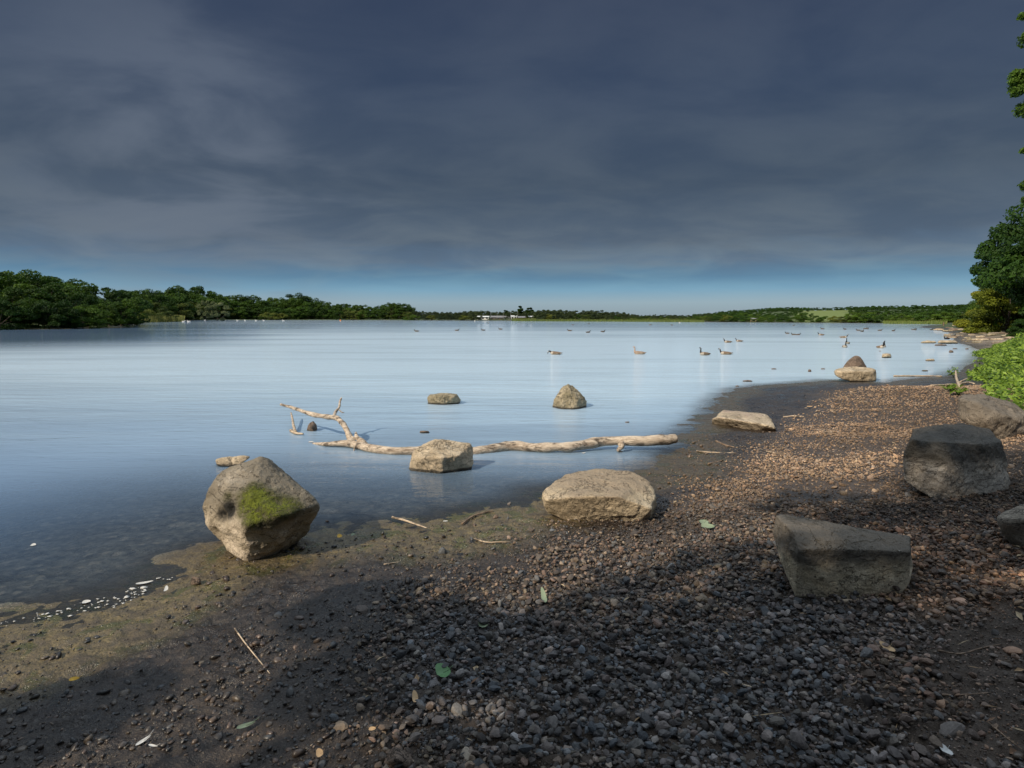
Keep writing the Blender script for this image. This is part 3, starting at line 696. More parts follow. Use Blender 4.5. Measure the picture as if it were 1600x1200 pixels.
def driftwood():
    b = onz(690, 712); root = empty('driftwood_branch', tuple(b))
    tag(root, 'long bleached driftwood branch lying across the shallow water', 'branch')
    def P(px, py, Y): return atdepth(px, py, Y)-b
    H = lambda px, py, z: onz(px, py, z)-b
    main = [H(489, 693, .0), H(512, 694, .03), H(545, 693, .05), H(580, 701, .04), H(620, 705, .035), H(660, 704, .04), H(700, 704, .04), H(740, 706, .02),
            H(775, 700, .04), H(800, 697, .05), H(830, 699, .05), H(860, 699, .06), H(890, 698, .07), H(920, 693, .09), H(950, 689, .11), H(1000, 689, .12), H(1040, 687, .13), H(1054, 685, .135)]
    rad = [.010, .028, .045, .052, .050, .054, .058, .058, .060, .068, .058, .058, .060, .060, .058, .062, .066, .060]
    V, Fc = tube(main, rad, 8, 18, 1.0, .16); link('trunk', mesh_np('trunk', V, Fc, [M_drift]), parent=root)
    limb = [H(552, 694, .04), H(546, 682, .10), H(542, 672, .17), H(534, 660, .25), H(524, 653, .29), H(500, 650, .30), H(480, 645, .32), H(460, 638, .35), H(439, 632, .38)]
    V, Fc = tube(limb, [.048, .042, .038, .034, .034, .032, .028, .024, .016], 8, 12, 2.0, .25); link('limb', mesh_np('limb', V, Fc, [M_drift]), parent=root)
    tw = [H(521, 653, .29), H(525, 643, .35), H(530, 636, .40), H(531, 628, .46), H(534, 621, .52)]
    V, Fc = tube(tw, [.026, .020, .018, .014, .009], 6, 10, 3.0, .2); link('twig', mesh_np('twig', V, Fc, [M_drift]), parent=root)
    tw = [H(529, 640, .37), H(534, 644, .34), H(538, 645, .33)]
    V, Fc = tube(tw, [.010, .008, .005], 5, 8, 3.0); link('twig', mesh_np('twig', V, Fc, [M_drift]), parent=root)
    st = [H(573, 698, .04), H(566, 690, .09), H(558, 684, .13), H(556, 676, .18)]
    V, Fc = tube(st, [.040, .034, .026, .012], 6, 10, 4.0, .35); link('stub', mesh_np('stub', V, Fc, [M_drift]), parent=root)
    st = [H(560, 686, .12), H(552, 684, .13), H(547, 681, .14)]
    V, Fc = tube(st, [.022, .017, .008], 5, 8, 4.5, .35); link('stub', mesh_np('stub', V, Fc, [M_drift]), parent=root)
    st = [H(970, 692, .11), H(972, 698, .07), H(966, 703, .03), H(972, 708, -.02)]
    V, Fc = tube(st, [.036, .028, .020, .014], 6, 10, 5.0, .35); link('stub', mesh_np('stub', V, Fc, [M_drift]), parent=root)
    st = [H(555, 697, .04), H(553, 704, .0), H(551, 709, -.03)]
    V, Fc = tube(st, [.010, .007, .005], 4, 8, 5.0, .2); link('stub', mesh_np('stub', V, Fc, [M_drift]), parent=root)
driftwood()

def stick(name, px, rad_px, mat, label, cat='stick', lift=0.01, group=None, water=False, dz=None):
    """stick lying on the ground through pixel points"""
    pts = []
    for i, q in enumerate(px):
        w = onz(q[0], q[1], 0.01) if water else onground(q[0], q[1])
        w = w+np.array([0, 0, lift+(dz[i] if dz else 0)])
        if dz: pass
        pts.append(w)
    b = pts[0].copy(); d = b[1]; r = rad_px*d/F
    rr = [r*(1.0-0.5*i/(len(pts)-1)) for i in range(len(pts))]
    V, Fc = tube([p-b for p in pts], rr, 6, 8, px[0][0]*.1, .25)
    o = link(name, mesh_np(name, V, Fc, [mat]), tuple(b)); return tag(o, label, cat, group)
stick('stick', [(613, 812), (630, 816), (650, 823), (667, 829)], 2.0, M_ptwig, 'orange-brown stick in the shallow water right of the mossy boulder', water=True, lift=.02)
stick('stick', [(722, 820), (740, 808), (760, 802), (771, 800)], 1.6, M_twig, 'curved brown twig at the waterline left of the flat rock', water=True, lift=.01)
stick('stick', [(742, 845), (760, 850), (780, 850), (797, 850)], 1.4, M_ptwig, 'pale straight reed stem lying on wet mud', lift=.015)
stick('stick', [(462, 677), (459, 670), (457, 662), (455, 656)], 2.4, M_ptwig, 'short pale stub sticking up from the water near the branch tip', water=True, dz=[0, .04, .08, .11])
stick('stick', [(455, 674), (463, 678), (474, 679)], 2.6, M_ptwig, 'small pale chip of wood floating beside the upright stub', water=True)
stick('stick', [(367, 985), (385, 1010), (405, 1035), (422, 1056)], 1.2, M_ptwig, 'thin pale curved stem lying on the dark mud')
stick('stick', [(1397, 588.5), (1420, 588), (1450, 588), (1472, 588.5)], 1.6, M_ptwig, 'long pale log lying flat at the far waterline', water=True)
stick('stick', [(1088, 706), (1110, 708), (1150, 709)], 1.3, M_ptwig, 'pale straight stick on the mud below the long slab')
stick('stick', [(1107, 726), (1125, 722), (1146, 712)], 1.8, M_twig, 'dark stick lying slanted on the mud')
stick('stick', [(1224, 653), (1240, 651), (1256, 652)], 1.6, M_ptwig, 'short pale stick right of the long slab')
stick('stick', [(1118, 690), (1135, 697), (1148, 700)], 1.6, M_twig, 'brown twig just below the long slab')
stick('stick', [(1183, 708), (1200, 707), (1228, 713)], 1.0, M_ptwig, 'thin pale curved twig on the gravel below the slab')
stick('stick', [(1424, 902), (1445, 910), (1475, 921)], 3.0, M_twig, 'thick brown stick leaning out from behind the squared block')
stick('stick', [(1448, 917), (1460, 922), (1470, 927)], 2.4, M_twig, 'short stick in front of the thick brown stick')
stick('stick', [(1309, 943), (1330, 941), (1356, 939)], 3.2, M_ptwig, 'short pale stick lying against the foot of the squared block')
stick('stick', [(1466, 1020), (1500, 1025), (1530, 1017), (1563, 1010)], 1.8, M_twig, 'long dark twig curving across the gravel at right')
stick('stick', [(1450, 1087), (1490, 1090), (1550, 1086)], 1.8, M_twig, 'long straight twig lying on the bare dark soil')
stick('stick', [(1509, 1090), (1510, 1104)], 1.6, M_twig, 'short twig touching the long straight twig')
stick('stick', [(1318, 1076), (1335, 1072), (1343, 1060)], 2.0, M_twig, 'short hooked twig on grey gravel in the foreground')
stick('stick', [(1120, 988), (1132, 994), (1143, 999)], 2.6, M_ptwig, 'short pale wood chip on the grey gravel')
stick('stick', [(1156, 1073), (1176, 1078)], 2.8, M_ptwig, 'little pale stick lying among grey gravel in the foreground')
stick('stick', [(1325, 980), (1350, 992), (1382, 1004)], 1.5, M_twig, 'reddish twig on the gravel below the block')
stick('stick', [(1376, 1046), (1385, 1060), (1394, 1072)], 1.2, M_twig, 'thin pale twig running downhill on the gravel')
stick('stick', [(1544, 1133), (1570, 1155), (1600, 1178)], 1.5, M_twig, 'long thin twig at the bottom right corner')
stick('stick', [(1345, 1150), (1370, 1175), (1395, 1200)], 1.5, M_twig, 'thin twig slanting through the foreground gravel')
stick('stick', [(1455, 606), (1480, 604), (1500, 603)], 2.2, M_ptwig, 'pale straight arm of dead root at the edge of the leafy plants', lift=.04)
stick('stick', [(1500, 606), (1494, 600), (1492, 595)], 2.6, M_ptwig, 'upright stub of pale dead root near the leafy plants', dz=[0, .12, .25])
stick('stick', [(1497, 604), (1512, 601), (1522, 603)], 2.4, M_ptwig, 'right-hand arm of the pale dead root', lift=.05)
stick('stick', [(1500, 598), (1515, 592), (1538, 594)], 1.3, M_ptwig, 'pale twig on the mud behind the dead root', lift=.02)
stick('stick', [(600, 884), (625, 880)], 1.0, M_ptwig, 'tiny straw on wet mud right of the mossy boulder')

# ------------------------------------------------------------------ gravel
def scatter(n, x0, x1, y0, y1, seed):
    r = np.random.RandomState(seed); return r.uniform(x0, x1, n), r.uniform(y0, y1, n), r
def stones(X, Y, S, colr, sub, seed, sink=0.25, squash=0.62, lay=0.0):
    r = np.random.RandomState(seed); n = len(X)
    Z = ground_h(X, Y)
    protos = []
    for k in range(14):
        pr = np.random.RandomState(100+k)
        V, Fc = ICO[sub]
        N = pr.normal(size=(11, 3)); N /= np.linalg.norm(N, axis=1, keepdims=True); O = pr.uniform(.55, 1.0, 11)
        q = np.clip(V@N.T/O, 1e-6, None); rr = 1/((q**18).sum(1)**(1/18.0)+0.22)
        P = V*np.minimum(rr, 1.35)[:, None]*np.array([1.0, pr.uniform(.65, .9), squash*pr.uniform(.8, 1.15)])
        protos.append(P)
    protos = np.array(protos); Fc = ICO[sub][1]; nv = protos.shape[1]
    which = r.randint(0, 14, n); P = protos[which]*S[:, None, None]
    # random tilt then yaw
    ax = r.normal(0, .38, n); ay = r.normal(0, .38, n); az = r.uniform(0, 6.283, n)
    def rot(P, a, i, j):
        c = np.cos(a)[:, None]; s = np.sin(a)[:, None]; A = P[:, :, i]*c-P[:, :, j]*s; B = P[:, :, i]*s+P[:, :, j]*c
        P[:, :, i] = A; P[:, :, j] = B; return P
    P = rot(P, ax, 1, 2); P = rot(P, ay, 0, 2); P = rot(P, az, 0, 1)
    P[:, :, 0] += X[:, None]; P[:, :, 1] += Y[:, None]; P[:, :, 2] += (Z+S*squash*(1-2*sink)+lay*r.rand(n)*S)[:, None]
    V = P.reshape(-1, 3); Fa = (Fc[None]+(np.arange(n)*nv)[:, None, None]).reshape(-1, 3)
    C = np.repeat(colr, nv, axis=0)
    return V, Fa, C
PAL = np.array([(0.155, 0.115, 0.090), (0.115, 0.095, 0.080), (0.22, 0.155, 0.11), (0.085, 0.07, 0.06), (0.13, 0.125, 0.12), (0.19, 0.13, 0.10),
                (0.26, 0.20, 0.145), (0.10, 0.105, 0.11), (0.15, 0.12, 0.085), (0.075, 0.062, 0.055)])
def stone_cols(X, Y, r):
    n = len(X); c = PAL[r.randint(0, len(PAL), n)].copy()
    c *= r.lognormal(0, .32, n)[:, None]*(.74+.26*sstep(Y, 3.6, 5))[:, None]  # near stones coloured darker to deepen the shade on them
    # grey-blue patch in the middle foreground; dry stones further up, tinted brighter and tan as in sun
    g = fbm(X*.9+4, Y*.9, 3.0, 2)
    blue = sstep(g+0.35*(1-sstep(np.hypot(X-0.75, Y-2.7), .6, 1.6)), .05, .35)*(1-sstep(Y, 3.0, 4.1))
    grey = c.mean(1, keepdims=True)*np.array([0.88, 1.0, 1.14])
    k = (.62*blue*r.uniform(.4, 1, n))[:, None]
    c = c*(1-k)+grey*k
    c = c*(1-.45*sstep(fbm(X*.8+9, Y*.8, 41, 3), -.05, .25)*sstep(Y, 3.5, 4.5))[:, None]
    wr = (sstep(X-.35*Y, .2, 1.2)*(1-sstep(Y, 4, 5)))[:, None]; c = c*(1+wr*(np.array([.22, .0, -.16])))*(1+.15*wr)
    dry = sstep(Y, 4.2, 6.0)
    c = c*(1-.45*dry[:, None])+np.array([.16, .115, .078])*.45*dry[:, None]
    return c*(1+1.0*dry[:, None]*np.array([1.0, 0.85, 0.66]))
M_gravel = mat_col('gravel_stone', 0.72, 0.35, 90, 0.35, 0.004)
M_wetp = mat_col('wet_pebble', 0.38, 0.5, 90, 0.35, 0.003)
def in_frame(X, Y, m=1.0): return (np.abs(X) < (0.87*Y+m))
RK = []   # keep stones out of the big rocks
parts = []
X, Y, r = scatter(78000, -1.6, 4.6, 1.5, 4.9, 1)
gi = -poly_sd(X, Y, GRAV)+0.25*fbm(X*1.5, Y*1.5, 9, 3); soil = poly_sd(X, Y, PATCH)+.15*fbm(X*3, Y*3, 1, 2)
gi = gi+.35*fbm(X*3.1, Y*3.1, 19, 3)
prob = sstep(gi, -.7, .35)**1.6*(0.08+0.92*sstep(soil, -.05, .25))
keep = in_frame(X, Y) & (r.rand(len(X)) < prob*0.9)
X, Y = X[keep], Y[keep]; S = np.clip(r.lognormal(math.log(.0112), .42, len(X)), .004, .034)
# stones get a bit finer up the beach
S = S*(1.0-0.25*sstep(Y, 3, 5)); parts.append(stones(X, Y, S, stone_cols(X, Y, r), 2, 2, .18, lay=.8))
X, Y, r = scatter(900, -1.6, 4.8, 1.5, 6.5, 61)
gi = -poly_sd(X, Y, GRAV); keep = in_frame(X, Y) & (r.rand(len(X)) < .04+.30*sstep(gi, -.6, .5))
X, Y = X[keep], Y[keep]; S = r.uniform(.026, .046, len(X)); parts.append(stones(X, Y, S, stone_cols(X, Y, r)*1.1, 3, 62, .34))
X, Y, r = scatter(70000, -1.6, 4.6, 1.5, 4.9, 63)
gi = -poly_sd(X, Y, GRAV)+.4*fbm(X*3.1, Y*3.1, 19, 3); keep = in_frame(X, Y) & (r.rand(len(X)) < sstep(gi, -.8, .3))
X, Y = X[keep], Y[keep]; S = r.uniform(.003, .008, len(X)); parts.append(stones(X, Y, S, stone_cols(X, Y, r), 1, 64, .1))
X, Y, r = scatter(150000, 0.0, 9.6, 4.8, 9.5, 3)
gi = -poly_sd(X, Y, GRAV)+0.3*fbm(X*1.3, Y*1.3, 9, 3)
keep = in_frame(X, Y) & (r.rand(len(X)) < sstep(gi, -.3, .4)*(.18+.75*sstep(fbm(X*1.1+7, Y*1.1, 31, 3), -.2, .2)))
X, Y = X[keep], Y[keep]; S = np.clip(r.lognormal(math.log(.0098), .42, len(X)), .004, .032)
parts.append(stones(X, Y, S, stone_cols(X, Y, r), 1, 4, .2))
X, Y, r = scatter(80000, 2.0, 18, 9.5, 18, 5)
gi = -poly_sd(X, Y, GRAV)+0.3*fbm(X*1., Y*1., 9, 3)
keep = in_frame(X, Y) & (r.rand(len(X)) < sstep(gi, -.2, .6)*.9)
X, Y = X[keep], Y[keep]; S = np.clip(r.lognormal(math.log(.014), .40, len(X)), .006, .04)
parts.append(stones(X, Y, S, stone_cols(X, Y, r), 1, 6, .2))
V, Fc, C = join_np(parts)
tag(link('gravel', mesh_np('gravel', V, Fc, [M_gravel], False, col=C)), 'loose brown and grey gravel covering the beach', 'gravel', kind='stuff')
# pebbles and grit in the mud
parts = []
X, Y, r = scatter(70000, -3.2, 6.5, 1.5, 8.5, 8)
sd = poly_sd(X, Y, LK); gi = -poly_sd(X, Y, GRAV)
cl = sstep(fbm(X*1.8, Y*1.8, 21, 3), -.25, .35)
keep = in_frame(X, Y) & (sd > .05) & (gi < .2) & (r.rand(len(X)) < (.10+.9*cl)*(0.22+.78*sstep(sd, .5, 1.6)))
X, Y = X[keep], Y[keep]; S = np.clip(r.lognormal(math.log(.0105), .5, len(X)), .004, .032)
c = stone_cols(X, Y, r)*0.42
parts.append(stones(X, Y, S, c, 2, 9, .42))
X, Y, r = scatter(60000, -3.2, 6.5, 1.5, 8.5, 10)
sd = poly_sd(X, Y, LK); keep = in_frame(X, Y) & (sd > -.02) & (r.rand(len(X)) < .5)
X, Y = X[keep], Y[keep]; S = r.uniform(.003, .008, len(X))
parts.append(stones(X, Y, S, stone_cols(X, Y, r)*.55, 1, 11, .3))
V, Fc, C = join_np(parts)
tag(link('pebbles', mesh_np('pebbles', V, Fc, [M_wetp], True, col=C)), 'wet pebbles and grit scattered in the dark mud', 'pebbles', kind='stuff')

# dry leaf litter and straw on the beach: tiny bent flakes
X, Y, r = scatter(9000, -1.0, 12, 1.6, 13, 12)
gi = -poly_sd(X, Y, GRAV); keep = in_frame(X, Y) & (gi > -.3) & (r.rand(len(X)) < .25+.5*sstep(X-Y*.3, 0, 2))
X, Y = X[keep], Y[keep]; n = len(X); Z = ground_h(X, Y)+.016+r.rand(n)*.008
L = r.uniform(.008, .030, n); Wd = L*r.uniform(.10, .45, n); tw_ = r.rand(n) < .18; L[tw_] = r.uniform(.02, .07, tw_.sum()); Wd[tw_] = r.uniform(.0012, .0026, tw_.sum()); a = r.uniform(0, 6.283, n)
u = np.stack([np.cos(a), np.sin(a), r.normal(0, .2, n)], 1)*L[:, None]; w = np.stack([-np.sin(a), np.cos(a), r.normal(0, .3, n)], 1)*Wd[:, None]
c0 = np.stack([X, Y, Z], 1); up = np.array([0, 0, 1.])*(Wd*.5)[:, None]
V = np.stack([c0-u, c0-w+up, c0+u, c0+w+up], 1).reshape(-1, 3)
Fc = np.arange(4*n).reshape(-1, 4)
cc = np.array([(0.30, 0.20, 0.11), (0.17, 0.10, 0.06), (0.38, 0.29, 0.18), (0.11, 0.075, 0.05)])[r.randint(0, 4, n)]
tag(link('leaf_litter', mesh_np('leaf_litter', V, Fc, [mat_col('litter', .75, .3)], False, col=np.repeat(cc, 4, axis=0))), 'dry leaf flakes and straw strewn over the gravel', 'leaf litter', kind='stuff')

# ------------------------------------------------------------------ leaves, feathers, foam
M_green = mat_plain('green_leaf', (0.09, 0.20, 0.075), 0.5, 30, .25); M_yel = mat_plain('yellow_leaf', (0.62, 0.36, 0.03), .5, 30, .3)
M_pgrn = mat_plain('pale_green_leaf', (0.22, 0.27, 0.17), .5, 30, .25); M_white = mat_plain('white_feather', (0.50, 0.50, 0.48), .6, 40, .12); M_dry = mat_plain('dry_leaf', (0.45, 0.30, 0.16), .7, 30, .35)
def leaf(px, py, Lp, Wp, ang, mat, label, name='leaf', cat='leaf', water=False, curl=.25, stem=True):
    b = onz(px, py, 0.003) if water else onground(px, py)
    k = b[1]/F; L = Lp*k*.5; Wd = Wp*k*.5
    t = np.linspace(-1, 1, 13); s = np.linspace(-1, 1, 7)
    prof = np.sqrt(np.clip(1-t**2, 0, 1))*(1-.25*t)
    V = []
    for i, a in enumerate(t):
        for c in s:
            V.append((a*L, c*Wd*prof[i], abs(c)*Wd*.35*prof[i]+curl*L*a*a*.5))
    V = np.array(V); Fc = grid_faces(7, 13)
    ca, sa = math.cos(ang), math.sin(ang); V = np.stack([V[:, 0]*ca-V[:, 1]*sa, V[:, 0]*sa+V[:, 1]*ca, V[:, 2]], 1)
    o = link(name, mesh_np(name, V, Fc, [mat]), (b[0], b[1], b[2]+(.0 if water else .026)))
    o.rotation_euler = (R(10), 0, 0); tag(o, label, cat)
    if stem:
        V, Fc = tube(np.array([(0, 0, .002), (L*.6, 0, .003), (L*1.5, L*.2, .012)])@np.array([[ca, sa, 0], [-sa, ca, 0], [0, 0, 1]]), [L*.04, L*.035, L*.03], 3, 6)
        link('stem', mesh_np('stem', V, Fc, [mat]), parent=o)
leaf(693, 1060, 24, 34, .5, M_green, 'fresh green rounded leaf lying on the dark mud')
leaf(117, 1070, 16, 9, .2, M_yel, 'bright yellow leaf on the dark mud at lower left')
leaf(850, 942, 9, 40, .1, M_pgrn, 'slim pale green leaf upright on the wet gravel')
leaf(649, 1101, 10, 26, 0.2, M_dry, 'small dry tan leaf on the dark mud below the green leaf')
leaf(1106, 829, 22, 16, .1, M_pgrn, 'pale grey-green leaf on gravel between flat rock and squared block')
leaf(1100, 822, 16, 14, .8, M_pgrn, 'smaller grey-green leaf behind the other grey-green leaf')
leaf(755, 984, 16, 22, .3, M_pgrn, 'dull green round leaf on the mud edge')
leaf(531, 844, 8, 12, .3, M_yel, 'yellow leaf scrap at the waterline right of the mossy boulder')
leaf(552, 836, 7, 8, .1, M_pgrn, 'tiny yellow-green leaf floating right of the mossy boulder', water=True)
leaf(385, 1144, 30, 9, .5, M_pgrn, 'narrow yellowish willow leaf in the lower left mud')
leaf(582, 1150, 12, 8, .2, M_dry, 'curled orange leaf near the bottom edge')
leaf(500, 1189, 12, 18, .4, M_dry, 'orange-brown leaf at the very bottom edge')
leaf(1386, 1022, 16, 26, .4, M_dry, 'pale yellow dry leaf on the grey gravel')
leaf(1265, 638, 10, 5, .2, M_dry, 'pale leaf lying on the gravel beyond the long slab')
leaf(1476, 1184, 14, 26, .3, M_white, 'grey feather standing in the foreground gravel', 'feather', 'feather')
leaf(225, 1168, 26, 7, 1.0, M_white, 'white downy feather in the lower left mud', 'feather', 'feather')
leaf(240, 1176, 18, 4, -.2, M_white, 'small curled feather beside the downy feather', 'feather', 'feather')
leaf(52, 852, 8, 8, .1, M_white, 'white feather fluff floating at far left', 'feather', 'feather', True, stem=False)
leaf(226, 911, 26, 6, .35, M_white, 'long white feather afloat along the left waterline', 'feather', 'feather', True, stem=False)
leaf(135, 941, 13, 9, .3, M_white, 'single white feather at the waterline left of the foam', 'feather', 'feather', True, stem=False)
leaf(260, 928, 6, 16, .3, M_white, 'curled white feather at the waterline right of the foam', 'feather', 'feather', stem=False)
leaf(486, 691, 8, 5, .3, M_white, 'white fluff caught on the thin end of the driftwood', 'feather', 'feather', True, stem=False)
leaf(912, 708, 7, 3, .3, M_white, 'white fleck in the water under the driftwood', 'feather', 'feather', True, stem=False)
leaf(696, 815, 8, 5, .3, M_white, 'small white feather in the shallows left of the brown twig', 'feather', 'feather', True, stem=False)
# foam flecks
r = np.random.RandomState(33); parts = []
for k in range(110):
    if k < 45: px, py = r.normal(205, 20), 0; py = 930-(px-205)*.42+r.normal(0, 5)
    elif k < 100: px = r.uniform(0, 180); py = 983-px*.22+r.normal(0, 4)-6
    elif k < 125: px, py = r.uniform(245, 275), 903+r.normal(0, 2)
    else: px = r.uniform(20, 840); py = r.uniform(700, 840)
    w = onz(px, py, .004); s = abs(r.normal(0, .0028))+.0014; s = s*(2.6 if 20 < k < 28 else 1)
    if k >= 125: s *= .6
    V, Fc = ICO[2]; V = V*np.array([s*r.uniform(1, 2), s, s*.45]); V = V*(1+.25*r.normal(size=(len(V), 1)))
    parts.append((V+w, Fc, (0.8, 0.8, 0.78)))
V, Fc, C = join_np(parts)
tag(link('foam', mesh_np('foam', V, Fc, [M_white], True)), 'white foam flecks strung along the left waterline', 'foam', kind='stuff')

# ------------------------------------------------------------------ birds
M_bird = mat_col('plumage', .7, .25, 55, .30, 0)
def bird_mesh(kind, pose):
    """one continuous loft tail -> body -> neck -> head -> bill, swimming along +X; z=0 is the waterline"""
    if kind in ('canada', 'greylag'):
        st = [(-.40, .10, .006, .004), (-.36, .105, .035, .016), (-.28, .085, .085, .055), (-.16, .075, .125, .090), (0.0, .075, .145, .110), (.12, .085, .135, .110), (.20, .11, .105, .095)]
        if pose == 'up': st += [(.245, .16, .062, .062), (.262, .22, .040, .040), (.258, .29, .031, .031), (.258, .36, .028, .028), (.272, .405, .031, .031), (.300, .418, .033, .031), (.330, .412, .026, .022), (.355, .402, .016, .011), (.378, .396, .009, .006)]
        elif pose == 'mid': st += [(.25, .145, .062, .060), (.285, .19, .040, .040), (.30, .24, .032, .032), (.312, .29, .029, .029), (.33, .325, .031, .031), (.36, .332, .033, .031), (.388, .322, .026, .022), (.41, .31, .016, .011), (.432, .30, .009, .006)]
        else: st += [(.25, .145, .062, .060), (.295, .185, .042, .042), (.335, .20, .034, .034), (.375, .185, .031, .031), (.40, .155, .032, .032), (.412, .12, .033, .031), (.415, .09, .026, .022), (.418, .065, .016, .012), (.42, .04, .008, .006)]
    else:
        st = [(-.24, .085, .004, .003), (-.20, .075, .022, .010), (-.14, .055, .055, .04), (-.05, .05, .075, .060), (.05, .052, .07, .06), (.11, .07, .05, .048), (.135, .10, .03, .03), (.145, .13, .024, .024), (.16, .155, .027, .026), (.185, .160, .026, .024), (.21, .150, .016, .010), (.235, .145, .012, .005)]
    Q = crom(st, 5); seg = 16; a = np.linspace(0, 2*np.pi, seg, endpoint=False)
    C = np.stack([Q[:, 0], 0*Q[:, 0], Q[:, 1]], 1); T = np.gradient(C, axis=0); T /= np.linalg.norm(T, axis=1, keepdims=True)
    Vs = []
    for i in range(len(C)):
        B = np.cross(T[i], [0, 1, 0]); B /= np.linalg.norm(B)
        Vs.append(C[i]+np.cos(a)[:, None]*np.array([0, 1, 0])*max(Q[i, 2], .002)+np.sin(a)[:, None]*B*max(Q[i, 3], .002))
    V = np.concatenate(Vs); m = len(C); Fc = []
    for i in range(m-1):
        for j in range(seg): Fc.append((i*seg+j, i*seg+(j+1) % seg, (i+1)*seg+(j+1) % seg, (i+1)*seg+j))
    V = np.vstack([V, C[0], C[-1]])
    for j in range(0, seg, 2):
        Fc.append((len(V)-2, (j+2) % seg, (j+1) % seg, j)); b = (m-1)*seg; Fc.append((len(V)-1, b+j, b+(j+1) % seg, b+(j+2) % seg))
    s = np.append(np.repeat(np.arange(m)/5.0, seg), [0, (m-1)/5.0])      # station index
    z = V[:, 2]; x = V[:, 0]; col = np.zeros((len(V), 3))
    if kind == 'canada':
        col[:] = (.15, .105, .07); bar = (np.sin(x*95+z*30) > .3) & (z > .05); col[bar] = (.24, .175, .12)
        fl = (z < .075) & (s > 2) & (s < 6.5); col[fl] = (.30, .24, .18); br = (s > 5.3) & (s < 7.4) & (z < .17); col[br] = (.46, .40, .33)
        rump = (s < 2.2) & (z < .085); col[rump] = (.75, .72, .68); col[(s < 1.2) & (z > .10)] = (.02, .018, .016)
        col[s > 7.1] = (.012, .012, .013)
        n0 = 11 if pose != 'down' else 10.6
        ck = (s > n0-.1) & (s < n0+1.0) & (np.abs(V[:, 1]) > .014); col[ck] = (.75, .73, .70)
    elif kind == 'greylag':
        col[:] = (.26, .19, .14); bar = (np.sin(x*90+z*30) > .3) & (z > .05); col[bar] = (.36, .27, .20)
        col[(z < .075) & (s > 2) & (s < 6.5)] = (.48, .37, .28); col[(s < 2.2) & (z < .085)] = (.75, .7, .66); col[s > 6.8] = (.42, .29, .21); col[s > 13] = (.55, .22, .08)
    elif kind == 'coot': col[:] = (.015, .015, .017); col[s > 9.6] = (.75, .72, .68)
    elif kind == 'gull': col[:] = (.72, .72, .72); col[(s > 2) & (s < 5) & (z > .09)] = (.4, .42, .45)
    else:
        col[:] = (.11, .085, .065); col[s > 6.2] = (.05, .06, .05); col[(z < .04)] = (.3, .26, .22)
    if kind in ('canada', 'greylag'):   # folded wing tips standing a little proud
        w = np.exp(-((x+.12)**2)/.03)*np.exp(-((z-.13)**2)/.002)*np.sign(V[:, 1]); V[:, 1] += .014*w*(s < 5)
    return mesh_np(kind, V, np.array(Fc), [M_bird], True, col=col)
BM = {}
def bird(kind, px, py, face, pose, label, name, cat, scale=1.0, group=None):
    if (kind, pose) not in BM: BM[(kind, pose)] = bird_mesh(kind, pose)
    b = onz(px, py); o = link(name, BM[(kind, pose)], (b[0], b[1], -.01), face); o.scale = (scale,)*3
    tag(o, label, cat, group); return o
LFT = math.pi
G = 'geese swimming on the lake'
bird('canada', 868, 554, LFT-.15, 'down', 'black-necked goose dipping its bill, leftmost of the near geese', 'goose', 'goose', .82, G)
bird('greylag', 999, 553.5, LFT, 'up', 'pale brown goose with brown neck swimming alone', 'goose', 'goose', .82, G)
bird('canada', 1101, 555, LFT+.35, 'up', 'black-necked goose with upright neck right of the brown goose', 'goose', 'goose', .82, G)
bird('canada', 1134, 554, LFT-.1, 'mid', 'black-necked goose with bent neck at the right end of the near row', 'goose', 'goose', .82, G)
bird('canada', 1137, 535.5, LFT+.1, 'mid', 'left goose of the small pair farther out', 'goose', 'goose', .82, G)
bird('canada', 1155, 534, LFT, 'mid', 'right goose of the small pair farther out', 'goose', 'goose', .74, G)
bird('canada', 1320, 543, -1.9, 'up', 'nearest goose of the group above the stacked rocks, seen head on', 'goose', 'goose', .86, G)
bird('canada', 1324, 537.5, -2.3, 'up', 'middle goose of the group above the stacked rocks', 'goose', 'goose', .86, G)
bird('canada', 1318, 528, -.6, 'mid', 'farthest goose of the group above the stacked rocks', 'goose', 'goose', .86, G)
bird('canada', 1375.5, 544, -1.5, 'up', 'left goose of the close pair behind the small pale rock', 'goose', 'goose', .86, G)
bird('canada', 1380, 542.5, -1.9, 'up', 'right goose of the close pair behind the small pale rock', 'goose', 'goose', .86, G)
bird('canada', 1283, 524, LFT, 'mid', 'small distant goose left of the group of three', 'goose', 'goose', .86, G)
for px, py, k, f, lab in [(1240, 523.5, 'duck', LFT, 'left duck of the two small dark ducks far out'), (1247, 523.7, 'duck', 0, 'right duck of the two small dark ducks far out'), (1230, 521.5, 'duck', LFT, 'single tiny duck left of the two small ducks'),
        (1479, 530, 'coot', LFT, 'black coot beside the stony point'), (1490, 525.5, 'coot', .3, 'black coot in front of the slabs of the stony point')]:
    bird(k, px, py, f, 'n', lab, 'coot' if k == 'coot' else 'duck', 'coot' if k == 'coot' else 'duck', 1.25)
for px, py in [(651, 518.3), (714, 517), (755, 516.6), (763, 505), (782, 515), (890, 517.5), (919, 520), (942, 519), (895, 508), (1016, 508), (1050, 508.5), (920, 506.5),
               (1341, 517), (1347, 518.5), (1355, 514.5), (1352, 514), (1375, 517), (1396, 517.5), (1427, 515.5), (1430, 515.8), (1320, 515), (1285, 514.5), (1240, 509), (1455, 516)]:
    bird('duck', px, py, rnd.choice([LFT, 0, .4, -2.8]), 'n', 'tiny dark duck far out on the lake', 'duck', 'duck', 1.5, 'distant ducks dotted over the lake')
